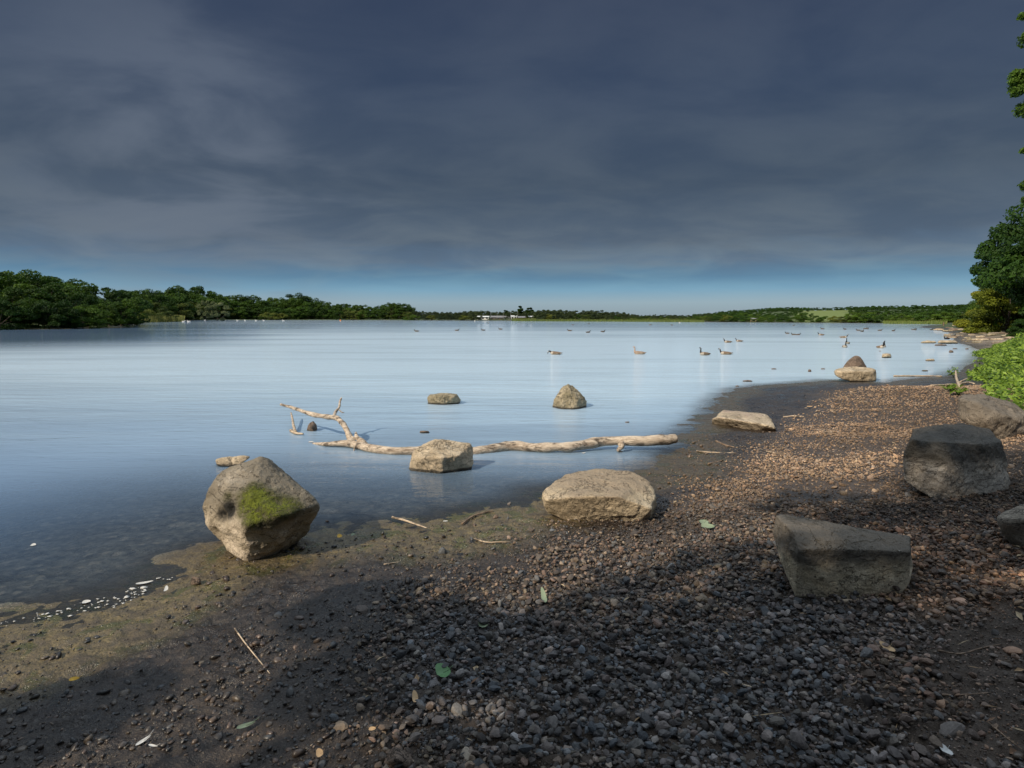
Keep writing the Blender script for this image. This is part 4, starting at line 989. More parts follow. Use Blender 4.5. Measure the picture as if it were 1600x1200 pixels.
for px, py in [(320, 500.8), (351, 500.9), (371, 501), (383, 501), (400, 501.2), (412, 501.1), (443, 501.3)]:
    bird('gull', px, py, rnd.choice([LFT, 0]), 'n', 'tiny white gull on the water before the far left woods', 'gull', 'gull', 3.0, 'distant gulls before the left woods')
bird('gull', 287, 503, 0, 'n', 'left white swan-like bird off the reed spit', 'swan', 'swan', 3.4)
bird('gull', 295, 503, LFT, 'n', 'right white swan-like bird off the reed spit', 'swan', 'swan', 3.4)

# ------------------------------------------------------------------ vegetation
def leaf_quads(c, size, r, norm=None, asp=.6):
    n = len(c)
    N = r.normal(size=(n, 3)) if norm is None else norm+.7*r.normal(size=(n, 3))
    N /= np.linalg.norm(N, axis=1, keepdims=True)+1e-9
    A = np.cross(N, r.normal(size=(n, 3))); A /= np.linalg.norm(A, axis=1, keepdims=True)+1e-9
    B = np.cross(N, A); s = (size*r.uniform(.6, 1.3, n))[:, None]
    A = A*s; B = B*s*asp
    V = np.stack([c-A, c-B+N*s*.15, c+A, c+B+N*s*.15], 1).reshape(-1, 3)
    return V
def crown_pts(r, w, h, z0, ncl, nleaf, form='round', spread=1.0):
    """clumps over a crown volume; returns leaf centres, outward normals, clump id"""
    C = []
    while len(C) < ncl:
        q = r.uniform(-1, 1, 3)
        rr = math.hypot(q[0], q[1]); t = (q[2]+1)/2
        if form == 'round': lim = math.sqrt(max(0, 1-abs(2*t-.9)**2.2/1.3))
        elif form == 'cone': lim = (1-t)**.8*.9+.08
        elif form == 'column': lim = .85*max(0, math.sin((t*.88+.1)*math.pi))**.5
        else: lim = math.sqrt(max(0, 1-t**2))
        if rr < lim and (rr > lim*.45 or t > .75 or r.rand() < .25): C.append((q[0]*w, q[1]*w, z0+t*h))
    C = np.array(C); rad = r.uniform(.16, .32, ncl)*w*spread
    k = r.randint(0, ncl, nleaf); d = r.normal(size=(nleaf, 3)); d /= np.linalg.norm(d, axis=1, keepdims=True)
    d[:, 2] = np.where(d[:, 2] < -.2, d[:, 2]*.5, d[:, 2])
    P = C[k]+d*(rad[k]*r.uniform(.35, 1.0, nleaf)**.5)[:, None]*np.array([1.1, 1.1, .75])
    return P, d, k, C
def tree_meshes(seed, w, h, z0, ncl, nleaf, ls, form, leafmat, spread=1.0, trunk_r=None, tone=(.15, .85)):
    r = np.random.RandomState(seed)
    P, d, k, C = crown_pts(r, w, h, z0, ncl, nleaf, form, spread)
    V = leaf_quads(P, ls, r, d); tv = r.uniform(*tone, ncl)[k]+r.normal(0, .12, nleaf)
    crown = mesh_np('crown', V, np.arange(4*nleaf).reshape(-1, 4), [leafmat], False, attrs=dict(v=np.repeat(np.clip(tv, 0, 1), 4)))
    tr = trunk_r or w*.05
    H = z0+h*.75; parts = []
    base = [(0, 0, -.4), (.02*w, .01*w, z0*.5), (.05*w, -.03*w, z0), (0, .02*w, z0+h*.35), (.03*w, 0, H)]
    V1, F1 = tube(np.array(base), [tr*1.3, tr, tr*.85, tr*.55, tr*.15], 5, 8, seed, .15); parts.append((V1, F1, (0, 0, 0)))
    for i in r.choice(len(C), min(len(C), 9), replace=False):
        c = C[i]; s = np.array([.03*w, 0, z0*(.75)+.35*(c[2]-z0)]); mid = (s+c)/2+np.array([0, 0, -.04*h])
        V1, F1 = tube(np.array([s, mid, c]), [tr*.4, tr*.25, tr*.07], 4, 6, seed+i, .15); parts.append((V1, F1, (0, 0, 0)))
    V, Fc, _ = join_np(parts)
    trunk = mesh_np('trunk', V, Fc, [M_bark], True)
    return trunk, crown
L_dark = mat_leaf('dark_foliage', (0.015, 0.042, 0.004, 1), (0.048, 0.110, 0.011, 1))
L_mid = mat_leaf('mid_foliage', (0.028, 0.064, 0.007, 1), (0.080, 0.165, 0.018, 1))
L_lite = mat_leaf('light_foliage', (0.05, 0.08, 0.012, 1), (0.13, 0.17, 0.03, 1))
L_far = mat_leaf('far_foliage', (0.020, 0.038, 0.016, 1), (0.055, 0.085, 0.030, 1))
L_yel = mat_leaf('willow_foliage', (0.075, 0.10, 0.007, 1), (0.30, 0.32, 0.025, 1))
L_flow = mat_leaf('blossom_foliage', (0.06, 0.09, 0.03, 1), (0.26, 0.29, 0.14, 1), hue=False)
# prototypes, unit crown: total height 1.0 scaled later per tree
def proto(seed, form, mat, nleaf, ls, ncl=26, w=.42, z0=.16, h=.80, spread=1.0):
    return tree_meshes(seed, w, h, z0, ncl, nleaf, ls, form, mat, spread, trunk_r=.02)
PD = [proto(s, 'round', L_dark, 7000, .022, 30, .50, .05, .86, 1.0) for s in (1, 2, 3)]
PM = [proto(s, 'round', L_mid, 7000, .022, 30, .52, .04, .86, 1.0) for s in (4, 5)]
PF = [proto(s, 'round', L_far, 2500, .034, 24, .55, .04, .88, 1.0) for s in (6, 7, 8)]
PFM = [proto(s, 'round', L_mid, 2500, .034, 24, .55, .04, .88, 1.0) for s in (16, 17)]
PL = [proto(s, 'round', L_lite, 5000, .026, 26, .60, .02, .9, 1.0) for s in (9, 10)]
PC = [proto(11, 'column', L_dark, 2500, .07, 26, .15, .02, .95, 1.8)]
PB = [proto(12, 'round', L_flow, 4000, .026, 22, .5, .03, .9, 1.0)]
SKY = np.array([(-120, 420), (0, 423), (60, 422), (100, 431), (160, 444), (200, 449), (240, 451), (262, 446), (320, 447), (340, 455), (380, 460), (400, 462), (440, 464),
                (455, 458), (480, 458), (492, 466), (510, 468), (540, 473), (600, 474), (612, 470), (636, 472), (643, 485), (700, 487), (745, 484), (790, 486),
                (845, 484), (860, 482), (900, 485), (925, 484), (975, 488), (1000, 491), (1040, 491), (1095, 492), (1110, 488), (1140, 484), (1180, 485),
                (1240, 487), (1290, 483), (1340, 479), (1400, 480), (1460, 476), (1510, 474), (1700, 470)])
def sky_y(px): return float(np.interp(px, SKY[:, 0], SKY[:, 1]))
def plant_tree(name, pr, px, dist, top_py, label, group, wide=1.0, cat='tree', minh=2.0, maxh=22, parts=False, sink=0.0):
    x = (px-800)/F*dist; zt = CAMH+(HOR-top_py)/F*dist; g = hz(x, dist)
    H = min(max(zt-g, minh), maxh)+sink; e = empty(name, (x, dist, g-sink), rnd.uniform(0, 6.28)); e.scale = (H*wide, H*wide, H)
    link('trunk', pr[0], parent=e); link('crown', pr[1], parent=e)
    return tag(e, label, cat, group)
def shore_dist(px):
    """distance of the far waterline at this picture column"""
    a = np.array([(-150, 80), (0, 83), (100, 88), (195, 100), (205, 200), (285, 250), (300, 345), (400, 393), (530, 393), (640, 366), (740, 328), (850, 297), (960, 262), (1100, 225), (1200, 197), (1350, 175), (1480, 158), (1600, 150)])
    return float(np.interp(px, a[:, 0], a[:, 1]))
rt = random.Random(11)
# left near bank: three rows up the slope
for row, (dd, frac, step) in enumerate([(2, .45, 22), (14, .78, 30), (28, 1.0, 26), (42, 1.02, 26)]):
    px = -110
    while px < 205:
        d = shore_dist(px)+dd+rt.uniform(-2, 3); ty = sky_y(px)
        t = HOR-(HOR-ty)*(frac+rt.uniform(-.07, .03)) if row < 3 else ty+rt.uniform(-1, 4)
        if not (row == 3 and px > 120):
            pr = rt.choice(PD+PD+PM)
            plant_tree('broadleaf_tree', pr, px, d, t, ['dark tree hanging over the water of the left bank', 'dark tree halfway up the wooded left slope', 'dark tree high on the wooded left slope', 'dark tree on the crest of the wooded left slope'][row]+(' at the left edge' if px < 40 else ' left of its middle' if px < 85 else ' right of its middle' if px < 135 else ' near the reed spit'),
                       'trees of the near left bank', rt.uniform(1.0, 1.35), sink=.5)
        px += step*rt.uniform(.7, 1.2)
# far shores
def crown_data(pr):
    me = pr[1]; n = len(me.vertices); V = np.empty(n*3, np.float32); me.vertices.foreach_get('co', V); v = np.empty(n, np.float32); me.attributes['v'].data.foreach_get('value', v)
    return V.reshape(-1, 3).astype(float), v
def wood_mass(name, rows, label, mat, seed):
    """distant wood that reads as one mass: many crowns in one object"""
    Vs, vs = [], []; r = random.Random(seed)
    for (x0, x1, dd, frac, step, protos, wide, jit, skip, dfun) in rows:
        px = x0
        while px < x1:
            d = (dfun or shore_dist)(px)+dd*r.uniform(.8, 1.2)
            if not (skip and skip(px)):
                top = HOR-(HOR-sky_y(px))*frac+r.uniform(-jit*.4, jit); x = (px-800)/F*d; g = hz(x, d)
                H = min(max(CAMH+(HOR-top)/F*d-g, 2), 24)+.6; w = r.uniform(*wide)*H; V, v = crown_data(r.choice(protos)); a = r.uniform(0, 6.28)
                c, s_ = math.cos(a), math.sin(a)
                Vs.append(np.stack([(V[:, 0]*c-V[:, 1]*s_)*w+x, (V[:, 0]*s_+V[:, 1]*c)*w+d, V[:, 2]*H+g-.6], 1)); vs.append(np.clip(v*.8+r.uniform(-.15, .3), 0, 1))
            px += step*r.uniform(.7, 1.25)
    V = np.concatenate(Vs); return tag(link(name, mesh_np(name, V, np.arange(len(V)).reshape(-1, 4), [mat], False, attrs=dict(v=np.concatenate(vs)))), label, 'wood', kind='stuff')
def bin_label(lab, px):
    for lim, w in BINS:
        if px < lim: return lab+' '+w
    return lab
BINS = [(60, 'at the left edge'), (130, 'just right of the left edge'), (205, 'left of the reed spit'), (290, 'behind the reed spit'), (380, 'by the pale flowering trees'), (450, 'left of the tallest tree'), (500, 'around the tallest tree'),
        (570, 'behind the orange buoy'), (645, 'near their right end'), (745, 'left of the white boathouse'), (840, 'around the boatyard'), (920, 'right of the poplars'), (1000, 'right of the middle shore'), (1100, 'left of the far right shore'),
        (1180, 'left of the small buff hut'), (1255, 'left of the green field'), (1325, 'around the green field'), (1420, 'right of the green field'), (1700, 'beside the right bank')]
def far_row(x0, x1, dd, frac, step, protos, label, group, wide=(1.0, 1.4), jit=2.0, skip=None, dfun=None):
    px = x0
    while px < x1:
        d = (dfun or shore_dist)(px)+dd*rt.uniform(.8, 1.2); ty = sky_y(px)
        if not (skip and skip(px)):
            t = HOR-(HOR-ty)*frac+rt.uniform(-jit*.4, jit)
            if frac < .5 and 1250 < px < 1325: t = 493.5+rt.uniform(-1, 1)
            plant_tree('broadleaf_tree', rt.choice(protos), px, d, t, bin_label(label, px), group, rt.uniform(*wide), sink=.6, maxh=24)
        px += step*rt.uniform(.7, 1.25)
d_lw = lambda px: float(np.interp(px, [190, 300, 345, 500, 640], [235, 350, 390, 405, 385]))
far_row(185, 640, 6, .55, 13, PD+PM+PL[:1], 'low tree at the waterline of the left woods', 'trees of the far left woods', jit=4, dfun=d_lw)
far_row(190, 640, 22, .82, 13, PD+PM, 'mid-height tree in the left woods', 'trees of the far left woods', jit=4, dfun=d_lw)
far_row(190, 640, 45, 1.0, 11, PD+PD+PM, 'tall dark tree topping the left woods', 'trees of the far left woods', wide=(.8, 1.15), jit=2.5, dfun=d_lw)
plant_tree('broadleaf_tree', PD[1], 467, 430, 457, 'tallest broad dark tree on the skyline of the far left woods', None, 1.0, maxh=30)
plant_tree('broadleaf_tree', PD[2], 480, 436, 460, 'tall dark tree just right of the tallest one in the left woods', None, .9, maxh=30)
plant_tree('broadleaf_tree', PD[0], 612, 400, 470, 'left round tree of the pair ending the left woods', None, 1.0, maxh=30)
plant_tree('broadleaf_tree', PD[2], 631, 402, 472, 'right round tree of the pair ending the left woods', None, 1.0, maxh=30)
plant_tree('flowering_tree', PB[0], 342, 300, 468, 'pale flowering tree standing in the dark far left woods', None, .9)
plant_tree('flowering_tree', PB[0], 325, 310, 466, 'smaller pale flowering tree left of the other flowering one', None, .6)
for px, d, t in [(205, 190, 476), (225, 215, 478), (246, 225, 480), (262, 235, 484), (30, 90, 490), (160, 108, 484), (425, 388, 486), (440, 392, 488)]:
    plant_tree('shrub', PL[0] if px != 160 else PM[0], px, d, t, 'bright green bush at the foot of the left woods', 'bright bushes below the left woods', 1.5, 'bush', sink=.4)
far_row(640, 1100, 8, .50, 13, PFM+PF+PL[:1], 'low bushy tree at the far waterline', 'trees of the far middle shore', wide=(1.2, 1.8), jit=2, skip=lambda p: 744 < p < 838 and True)
wood_mass('distant_wood', [(640, 1100, 30, .84, 9, PF, (1.0, 1.6), 1.5, lambda p: 750 < p < 790, None), (640, 1110, 70, 1.0, 7, PF, (.9, 1.4), 1.5, None, None), (640, 1110, 50, .93, 9, PF, (.9, 1.4), 1.5, None, None)],
          'long dark green wood along the skyline of the far middle shore', L_far, 5)
for px, t in [(813, 478), (825, 481), (829, 480.5), (789, 484.5), (792, 485)]:
    plant_tree('poplar_tree', PC[0], px, 350, t, 'slim dark poplar above the far middle skyline', 'poplars above the far middle shore', 1.3)
fld = lambda p: 1258 < p < 1320
far_row(1085, 1520, 5, .42, 16, PM+PFM+PL[:1], 'low bushy tree along the right waterline', 'trees of the far right shore', wide=(1.4, 2.0), jit=2)
far_row(1085, 1520, 25, .66, 14, PM+PFM, 'bushy tree on the right slope', 'trees of the far right shore', wide=(1.2, 1.7), jit=2, skip=fld)
wood_mass('distant_wood', [(1085, 1530, 45, .80, 9, PFM, (1.1, 1.7), 1.5, fld, None), (1085, 1530, 75, .90, 9, PFM, (1.1, 1.6), 1.2, fld, None), (1085, 1540, 150, 1.0, 6, PF, (1.0, 1.6), 1.2, None, None), (1085, 1540, 115, .96, 7, PFM, (1.0, 1.6), 1.2, fld, None)],
          'continuous green wood covering the upper slope of the far right hill', L_mid, 6)

# reed bed on the left spit
def reeds(name, poly_px, n, h, label, seed, c1, c2):
    r = np.random.RandomState(seed); Vs = []; cs = []
    P = [onz(a, b)[:2] for a, b in poly_px]
    P = np.array(P); lo = P.min(0); hi = P.max(0)
    X = r.uniform(lo[0], hi[0], n*3); Y = r.uniform(lo[1], hi[1], n*3); k = poly_sd(X, Y, P) < 0; X, Y = X[k][:n], Y[k][:n]; n = len(X)
    Z = np.maximum(ground_h(X, Y), -.1); a = r.uniform(0, 6.28, n); hh = h*r.uniform(.6, 1.1, n); wd = .05+.02*r.rand(n)
    dx = np.cos(a)*wd; dy = np.sin(a)*wd; lx = r.normal(0, .18, n)*hh; ly = r.normal(0, .18, n)*hh
    V = np.stack([np.stack([X-dx, Y-dy, Z], 1), np.stack([X+dx, Y+dy, Z], 1), np.stack([X+lx+dx*.3, Y+ly+dy*.3, Z+hh], 1), np.stack([X+lx-dx*.3, Y+ly-dy*.3, Z+hh], 1)], 1).reshape(-1, 3)
    m = mat_leaf(name+'_blade', c1, c2, hue=False)
    me = mesh_np(name, V, np.arange(4*n).reshape(-1, 4), [m], False, attrs=dict(v=np.repeat(r.rand(n), 4)))
    return tag(link(name, me), label, 'reeds', kind='stuff')
reeds('reeds', [(195, 506), (215, 504.2), (260, 503.2), (288, 502.4), (286, 501), (250, 501), (200, 501.5)], 26000, 2.4, 'yellow-green reed bed on the spit below the left woods', 3, (0.10, 0.13, 0.03, 1), (0.30, 0.30, 0.09, 1))
reeds('grass', [(800, 501.8), (960, 502.6), (1100, 503.6), (1100, 502.3), (960, 501.3), (800, 500.6)], 20000, .9, 'strip of light green waterside grass along the far middle shore', 4, (0.08, 0.13, 0.03, 1), (0.22, 0.25, 0.07, 1))
reeds('grass', [(1380, 505.9), (1480, 506.9), (1480, 505), (1380, 504.4)], 6000, .8, 'strip of light grass along the far right shore', 5, (0.10, 0.16, 0.03, 1), (0.25, 0.28, 0.08, 1))

# right bank trees with limbs
def right_tree(name, px, dist, top, pr, label, wide=1.0, minh=2):
    plant_tree(name, pr, px, dist, top, label, None, wide, minh=minh, maxh=30, sink=.3)
PR = [tree_meshes(31, .44, .92, .03, 60, 40000, .014, 'round', L_dark, 1.1, .02), tree_meshes(32, .46, .92, .03, 60, 40000, .014, 'round', L_mid, 1.1, .02)]
PY = tree_meshes(33, .5, .95, .01, 40, 26000, .016, 'dome', L_yel, 1.0, .02)
right_tree('broadleaf_tree', 1634, 62, 322, PR[0], 'tall dark tree at the right edge above the stony point', 1.0)
right_tree('broadleaf_tree', 1598, 76, 385, PR[1], 'dark green tree left of the tall one on the right bank', .95)
right_tree('broadleaf_tree', 1572, 92, 418, PR[1], 'smaller dark tree on the right bank behind the yellow bush', .9)
right_tree('broadleaf_tree', 1660, 50, 300, PR[0], 'very tall dark tree mostly beyond the right edge', 1.0)
right_tree('broadleaf_tree', 1545, 105, 450, PR[1], 'leftmost small tree of the right bank', 1.0)
right_tree('willow_bush', 1540, 66, 446, PY, 'yellow-green bush over the water at the foot of the right bank trees', 1.15)
right_tree('willow_bush', 1572, 58, 432, PY, 'second yellow-green bush, just right of the waterside one', 1.1)
right_tree('shrub', 1603, 42, 499, PR[0], 'dark low shrub on the sandy bank at the right edge', 1.6, 1)
right_tree('shrub', 1640, 56, 470, PR[1], 'dark shrub beneath the tall right trees', 1.5, 1)
# tall near tree whose twigs reach into the top right
def near_tree():
    e = empty('broadleaf_tree', (19.6, 16.0, hz(19.6, 16.0)))
    tag(e, 'tall near tree whose leafy twigs hang in at the top right edge', 'tree')
    r = np.random.RandomState(77); b = np.array(e.location)
    clumps = []
    for px, py, D_, rad in [(1600, 130, 15.5, .34), (1590, 118, 15.5, .20), (1608, 170, 15.5, .32), (1590, 142, 15.4, .20), (1584, 128, 15.4, .12), (1612, 60, 15.7, .30), (1600, 25, 15.6, .13), (1604, 235, 15.4, .14), (1608, 290, 15.5, .22), (1604, 312, 15.4, .12)]:
        clumps.append((atdepth(px, py, D_)-b, rad))
    for _ in range(60):
        t = r.uniform(0, 1); a = r.uniform(0, 6.28); rr = 4.7*math.sqrt(max(.05, 1-(2*t-.9)**2/1.3))*r.uniform(.5, 1)
        c = np.array([rr*math.cos(a), rr*math.sin(a), 3.6+9.5*t])
        w = c+b
        if abs(w[0]/w[1])*F+800 > 1780 or w[1] < 0: clumps.append((c, r.uniform(.6, 1.2)))
    P, N, K = [], [], []
    for i, (c, rad) in enumerate(clumps):
        n = int(1700*(rad/.6)**2)+150
        d = r.normal(size=(n, 3)); d /= np.linalg.norm(d, axis=1, keepdims=True)
        P.append(c+d*(rad*r.uniform(.05, 1, n)**.5)[:, None]*np.array([1, 1, .7])); N.append(d); K.append(np.full(n, r.rand()))
    P, N, K = map(np.concatenate, (P, N, K))
    V = leaf_quads(P, .045, r, N, .5); n = len(P)
    link('crown', mesh_np('crown', V, np.arange(4*n).reshape(-1, 4), [L_mid], False, attrs=dict(v=np.repeat(np.clip(K*.6+r.uniform(0, .4, n), 0, 1), 4))), parent=e)
    parts = []
    base = np.array([(0, 0, -.4), (.1, 0, 1.5), (0, .15, 3.5), (.2, 0, 7), (0, 0, 11.5)]); v, f = tube(base, [.34, .27, .22, .14, .03], 6, 12, 1, .12); parts.append((v, f, (0, 0, 0)))
    for i, (c, rad) in enumerate(clumps):
        if i % 2 and i > 12: continue
        zb = min(max(c[2]*.72-.5, 2.2), 9.5); s = np.array([.05, 0, zb]); v, f = tube(np.array([s, (s*.45+c*.55)+np.array([0, 0, .3]), c]), [.07, .035, .006], 5, 7, i, .15); parts.append((v, f, (0, 0, 0)))
    v, f, _ = join_np(parts); link('trunk', mesh_np('trunk', v, f, [M_bark]), parent=e)
near_tree()
# trees behind the photographer; their crowns shade the near beach
def shade_tree(x, y, zlo, zhi, rad, nleaf, seed, label, ncl=60):
    e = empty('broadleaf_tree', (x, y, hz(x, y))); tag(e, label, 'tree')
    r = np.random.RandomState(seed)
    tr, cr = tree_meshes(seed, rad, zhi-zlo, zlo, ncl, nleaf, .085, 'round', L_mid, 1.0, .16)
    link('trunk', tr, parent=e); link('crown', cr, parent=e)
shade_tree(-5.3, -3.8, 3.4, 9.6, 1.9, 7500, 41, 'slim leafy tree standing on the bank behind and left of the camera', 40)
shade_tree(-5.9, -2.35, 2.7, 6.3, 1.35, 8500, 43, 'small slender tree beside the water behind and left of the camera', 30)
shade_tree(-5.6, -6.1, 4.2, 12.5, 2.9, 15000, 42, 'broad leafy tree on the bank farther behind the camera', 60)

# leafy plants at right
L_herb = mat_leaf('herb_leaf', (0.030, 0.085, 0.008, 1), (0.30, 0.44, 0.06, 1), .35, .45, hue=False)
def herb(name, areas, n, seed, size, hmax, label, cat='plants', kind='stuff'):
    r = np.random.RandomState(seed); Vs, vs = [], []
    X = []; Y = []
    while len(X) < n:
        px, py = r.uniform(*areas[0]), r.uniform(*areas[1]); X.append(px); Y.append(py)
    X, Y = np.array(X), np.array(Y)
    return X, Y
def weeds():
    r = np.random.RandomState(55)
    poly = np.array([onz(a, b, .3)[:2] for a, b in [(1534, 556), (1518, 572), (1530, 590), (1542, 608), (1560, 634), (1590, 652), (1640, 660), (1800, 650), (1800, 545), (1700, 533), (1560, 533), (1528, 544)]])
    lo, hi = poly.min(0), poly.max(0)
    N = 42000; X = r.uniform(lo[0], hi[0], N); Y = r.uniform(lo[1], hi[1], N)
    s = poly_sd(X, Y, poly); k = (s < .25*vnoise(X*1.5, Y*1.5, 2)) & (X < .92*Y+1.5); X, Y, s = X[k], Y[k], s[k]
    Z = ground_h(X, Y); hh = (.10+.50*sstep(-s, 0, 1.4))*(.45+.95*np.clip(fbm(X*1.6, Y*1.6, 3, 3)+.5, 0, 1))*r.uniform(.75, 1.1, len(X))
    P, N_, S, vv = [], [], [], []
    for lev in range(5):
        t = 1-lev*.17; a = r.uniform(0, 6.28, len(X)); o = r.uniform(.02, .10, len(X))
        P.append(np.stack([X+o*np.cos(a), Y+o*np.sin(a), Z+hh*t], 1)); N_.append(np.stack([.5*np.cos(a), .5*np.sin(a)-.3, np.ones(len(X))], 1)); vv.append(np.clip(r.uniform(0, 1, len(X)), 0, 1))
    P = np.concatenate(P); N_ = np.concatenate(N_); vv = np.concatenate(vv)
    V = leaf_quads(P, r.choice([.034, .048, .066], len(P)), r, N_*1.3, .5); n = len(P)
    me = mesh_np('weeds', V, np.arange(4*n).reshape(-1, 4), [L_herb], False, attrs=dict(v=np.repeat(vv, 4)))
    tag(link('weeds', me), 'dense bed of bright green leafy weeds on the right bank', 'weeds', kind='stuff')
weeds()
def sprout(px, py, nl, size, h, label, seed):
    b = onground(px, py); r = np.random.RandomState(seed); e = empty('plant', tuple(b)); tag(e, label, 'plant')
    P, N = [], []
    parts = []
    for i in range(max(3, nl//8)):
        a = r.uniform(0, 6.28); tip = np.array([.5*h*math.cos(a), .5*h*math.sin(a), h*r.uniform(.6, 1)])
        v, f = tube(np.array([(0, 0, 0), tip*.5+np.array([0, 0, h*.1]), tip]), [.006, .005, .003], 4, 6, i, .1); parts.append((v, f, (0, 0, 0)))
        for j in range(8):
            t = r.uniform(.3, 1); q = tip*t; aa = r.uniform(0, 6.28); P.append(q+np.array([math.cos(aa), math.sin(aa), .2])*size*.8); N.append((math.cos(aa)*.4, math.sin(aa)*.4, 1))
    V = leaf_quads(np.array(P), size, r, np.array(N)*2, .35); n = len(P)
    link('leaves', mesh_np('leaves', V, np.arange(4*n).reshape(-1, 4), [L_herb], False, attrs=dict(v=np.repeat(r.uniform(.3, 1, n), 4))), parent=e)
    v, f, _ = join_np(parts); link('stem', mesh_np('stem', v, f, [L_herb]), parent=e)
sprout(1490, 590, 40, .07, .30, 'small green sprout on the mud by the far waterline', 1)
sprout(1497, 618, 50, .06, .22, 'green sprout in front of the dead root', 2)
sprout(1530, 585, 40, .07, .35, 'pale green sprout at the left edge of the weeds', 3)
sprout(1478, 612, 24, .05, .14, 'tiny yellowish sprout left of the dead root sprout', 4)

# ------------------------------------------------------------------ boathouse, sheds, posts
M_wall = mat_plain('white_wall', (0.78, 0.78, 0.75), .7, .5, .06); M_roof = mat_plain('grey_roof', (0.20, 0.20, 0.21), .7, .5, .2); M_roofw = mat_plain('white_roof', (0.70, 0.72, 0.72), .6, .4, .08)
M_brick = mat_plain('brick_wall', (0.22, 0.13, 0.10), .8, 1, .25); M_win = mat_plain('window_glass', (0.03, 0.04, 0.05), .15, 1, .1)
def boxv(x0, x1, y0, y1, z0, z1):
    V = np.array([(x, y, z) for z in (z0, z1) for y in (y0, y1) for x in (x0, x1)], float)
    return V, np.array([(0, 2, 3, 1), (4, 5, 7, 6), (0, 1, 5, 4), (2, 6, 7, 3), (0, 4, 6, 2), (1, 3, 7, 5)])
def building(px, dist, w, dpt, h, roofh, wall, roof, label, nwin=4, name='shed', cat='shed'):
    x = (px-800)/F*dist; g = hz(x, dist, False)
    e = empty(name, (x, dist, g)); tag(e, label, cat)
    V, Fc = boxv(-w/2, w/2, 0, dpt, -.5, h); link('wall', mesh_np('wall', V, Fc, [wall], False), parent=e)
    V = np.array([(-w/2-.3, -.4, h), (w/2+.3, -.4, h), (w/2+.3, dpt+.4, h), (-w/2-.3, dpt+.4, h), (-w/2-.3, dpt/2, h+roofh), (w/2+.3, dpt/2, h+roofh)])
    Fc = np.array([(0, 1, 5, 4), (2, 3, 4, 5), (0, 4, 3, 3), (1, 2, 5, 5), (0, 3, 2, 1)])
    bm = bmesh.new(); vs = [bm.verts.new(v) for v in V]
    for f in [(0, 1, 5, 4), (2, 3, 4, 5), (0, 4, 3), (1, 2, 5), (0, 3, 2, 1)]: bm.faces.new([vs[i] for i in f])
    me = D.meshes.new('roof'); bm.to_mesh(me); bm.free(); me.materials.append(roof); link('roof', me, (0, 0, .003), parent=e)
    for i in range(nwin):
        cx = -w/2+(i+.5)*w/nwin; V, Fc = boxv(cx-w/nwin*.25, cx+w/nwin*.25, -.06, .02, h*.35, h*.75); link('window', mesh_np('window', V, Fc, [M_win], False), parent=e)
    return e
building(755, 338, 6.2, 6, 1.5, .6, M_wall, M_roofw, 'long low white boathouse on the far middle shore', 3, 'boathouse', 'boathouse')
building(772, 341, 3.2, 5, 1.2, .9, M_brick, M_roof, 'brick shed just right of the white boathouse', 2)
building(781, 338, 3.6, 5, 1.1, 1.0, M_brick, M_roof, 'grey-roofed shed between the brick shed and the sailing boats', 2)
building(792, 339, 3.4, 5, 1.2, .8, M_wall, M_roof, 'small white-walled shed with grey roof on the far shore', 2)
building(803, 336, 3.0, 5, 1.6, .6, M_wall, M_roofw, 'small bright white shed right of the white-walled grey-roofed one', 2)
building(816, 332, 4.4, 5, 1.0, .8, M_brick, M_roof, 'low dark shed at the right end of the boatyard', 2)
building(829, 330, 2.2, 3, 1.4, .5, M_wall, M_roofw, 'tiny white hut at the right end of the boatyard', 1)
building(1176, 208, 1.5, 1.5, .9, .5, mat_plain('buff_wall', (0.62, 0.50, 0.34), .7, 1, .1), M_roof, 'small buff hut at the waterline of the far right shore', 1, 'hut', 'hut')
M_boat = mat_plain('boat_hull', (0.66, 0.67, 0.68), .4, 2, .08); M_mast = mat_plain('mast', (0.5, 0.5, 0.5), .4, 2, .1)
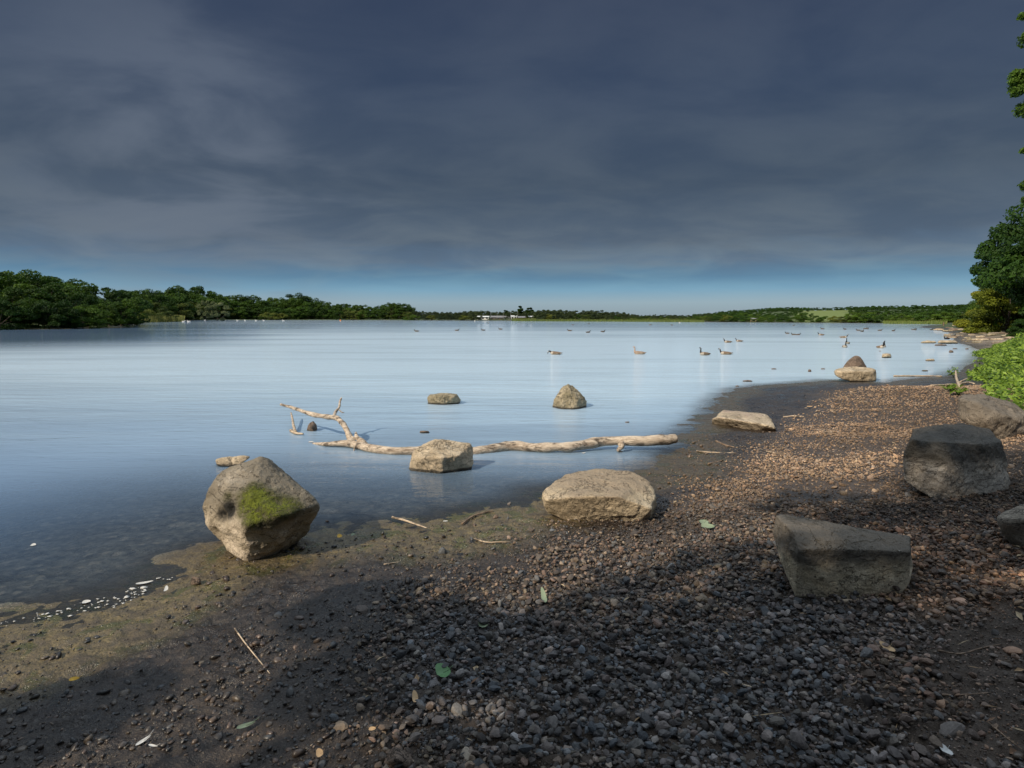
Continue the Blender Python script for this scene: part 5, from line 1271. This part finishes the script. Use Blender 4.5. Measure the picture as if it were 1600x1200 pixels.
def boat(px, dist, L, label):
    x = (px-800)/F*dist; g = max(hz(x, dist, False), 0); e = empty('sailing_boat', (x, dist, g)); tag(e, label, 'boat', 'dinghies drawn up at the boatyard')
    t = np.linspace(-1, 1, 9); s = np.linspace(-1, 1, 7); V = []
    for a in t:
        hw = .35*L*.5*(1-max(0, a)**2.2)**.8 if a < .98 else .01
        for c in s: V.append((a*L/2, c*hw, .55-.45*math.sqrt(max(0, 1-c*c))*(1-max(0, a)**3)+.12*a*a))
    V = np.array(V); V2 = V.copy(); V2[:, 2] = .56+.12*(V[:, 0]/L*2)**2
    Fc = grid_faces(7, 9); link('hull', mesh_np('hull', np.vstack([V, V2]), np.vstack([Fc, Fc+len(V)]), [M_boat]), parent=e)
    v, f = tube(np.array([(.1*L, 0, .4), (.1*L, 0, 2.4), (.1*L, 0, 4.4)]), [.05, .045, .03], 2, 6, 0, 0); link('mast', mesh_np('mast', v, f, [M_mast]), parent=e)
for i, px in enumerate([766, 776, 786, 797, 808]): boat(px, 334, 3.6, 'small pale sailing dinghy standing in front of the far boatyard sheds')
def post(px, py, hgt_px, mat, label, name='post', cat='post'):
    b = onz(px, py); d = b[1]; h = hgt_px*d/F
    e = empty(name, tuple(b)); tag(e, label, cat)
    v, f = tube(np.array([(0, 0, -.5), (0, 0, h*.5), (0.02, 0, h)]), [.11, .10, .09], 2, 8, 1, .1); link('pole', mesh_np('pole', v, f, [mat]), parent=e)
    v, f = tube(np.array([(0.02, 0, h-.002), (0.02, 0, h+.06)]), [.13, .05], 2, 8, 1, 0); link('cap', mesh_np('cap', v, f, [mat]), parent=e)
post(1474, 511, 7, M_twig, 'wooden post standing in the water off the right bank')
def buoy(px, py, s, mat, label):
    b = onz(px, py); V, Fc = ICO[3]; V = V*np.array([s, s, s*.8]); V[:, 2] += s*.3
    o = link('buoy', mesh_np('buoy', V, Fc, [mat]), tuple(b)); tag(o, label, 'buoy')
    v, f = tube(np.array([(0, 0, s), (0, 0, s*1.5)]), [s*.12, s*.1], 2, 8); link('ring', mesh_np('ring', v, f, [mat]), parent=o)
M_or = mat_plain('orange_paint', (0.7, 0.25, 0.06), .5, 2, .1)
buoy(532, 501.2, .45, M_or, 'orange buoy before the far left woods')
buoy(742, 502, .35, M_white, 'white buoy left of the boathouse')
buoy(1062, 504.5, .25, M_white, 'left white buoy near the far middle shore')
buoy(1042, 504.3, .25, M_white, 'right white buoy near the far middle shore') if False else None
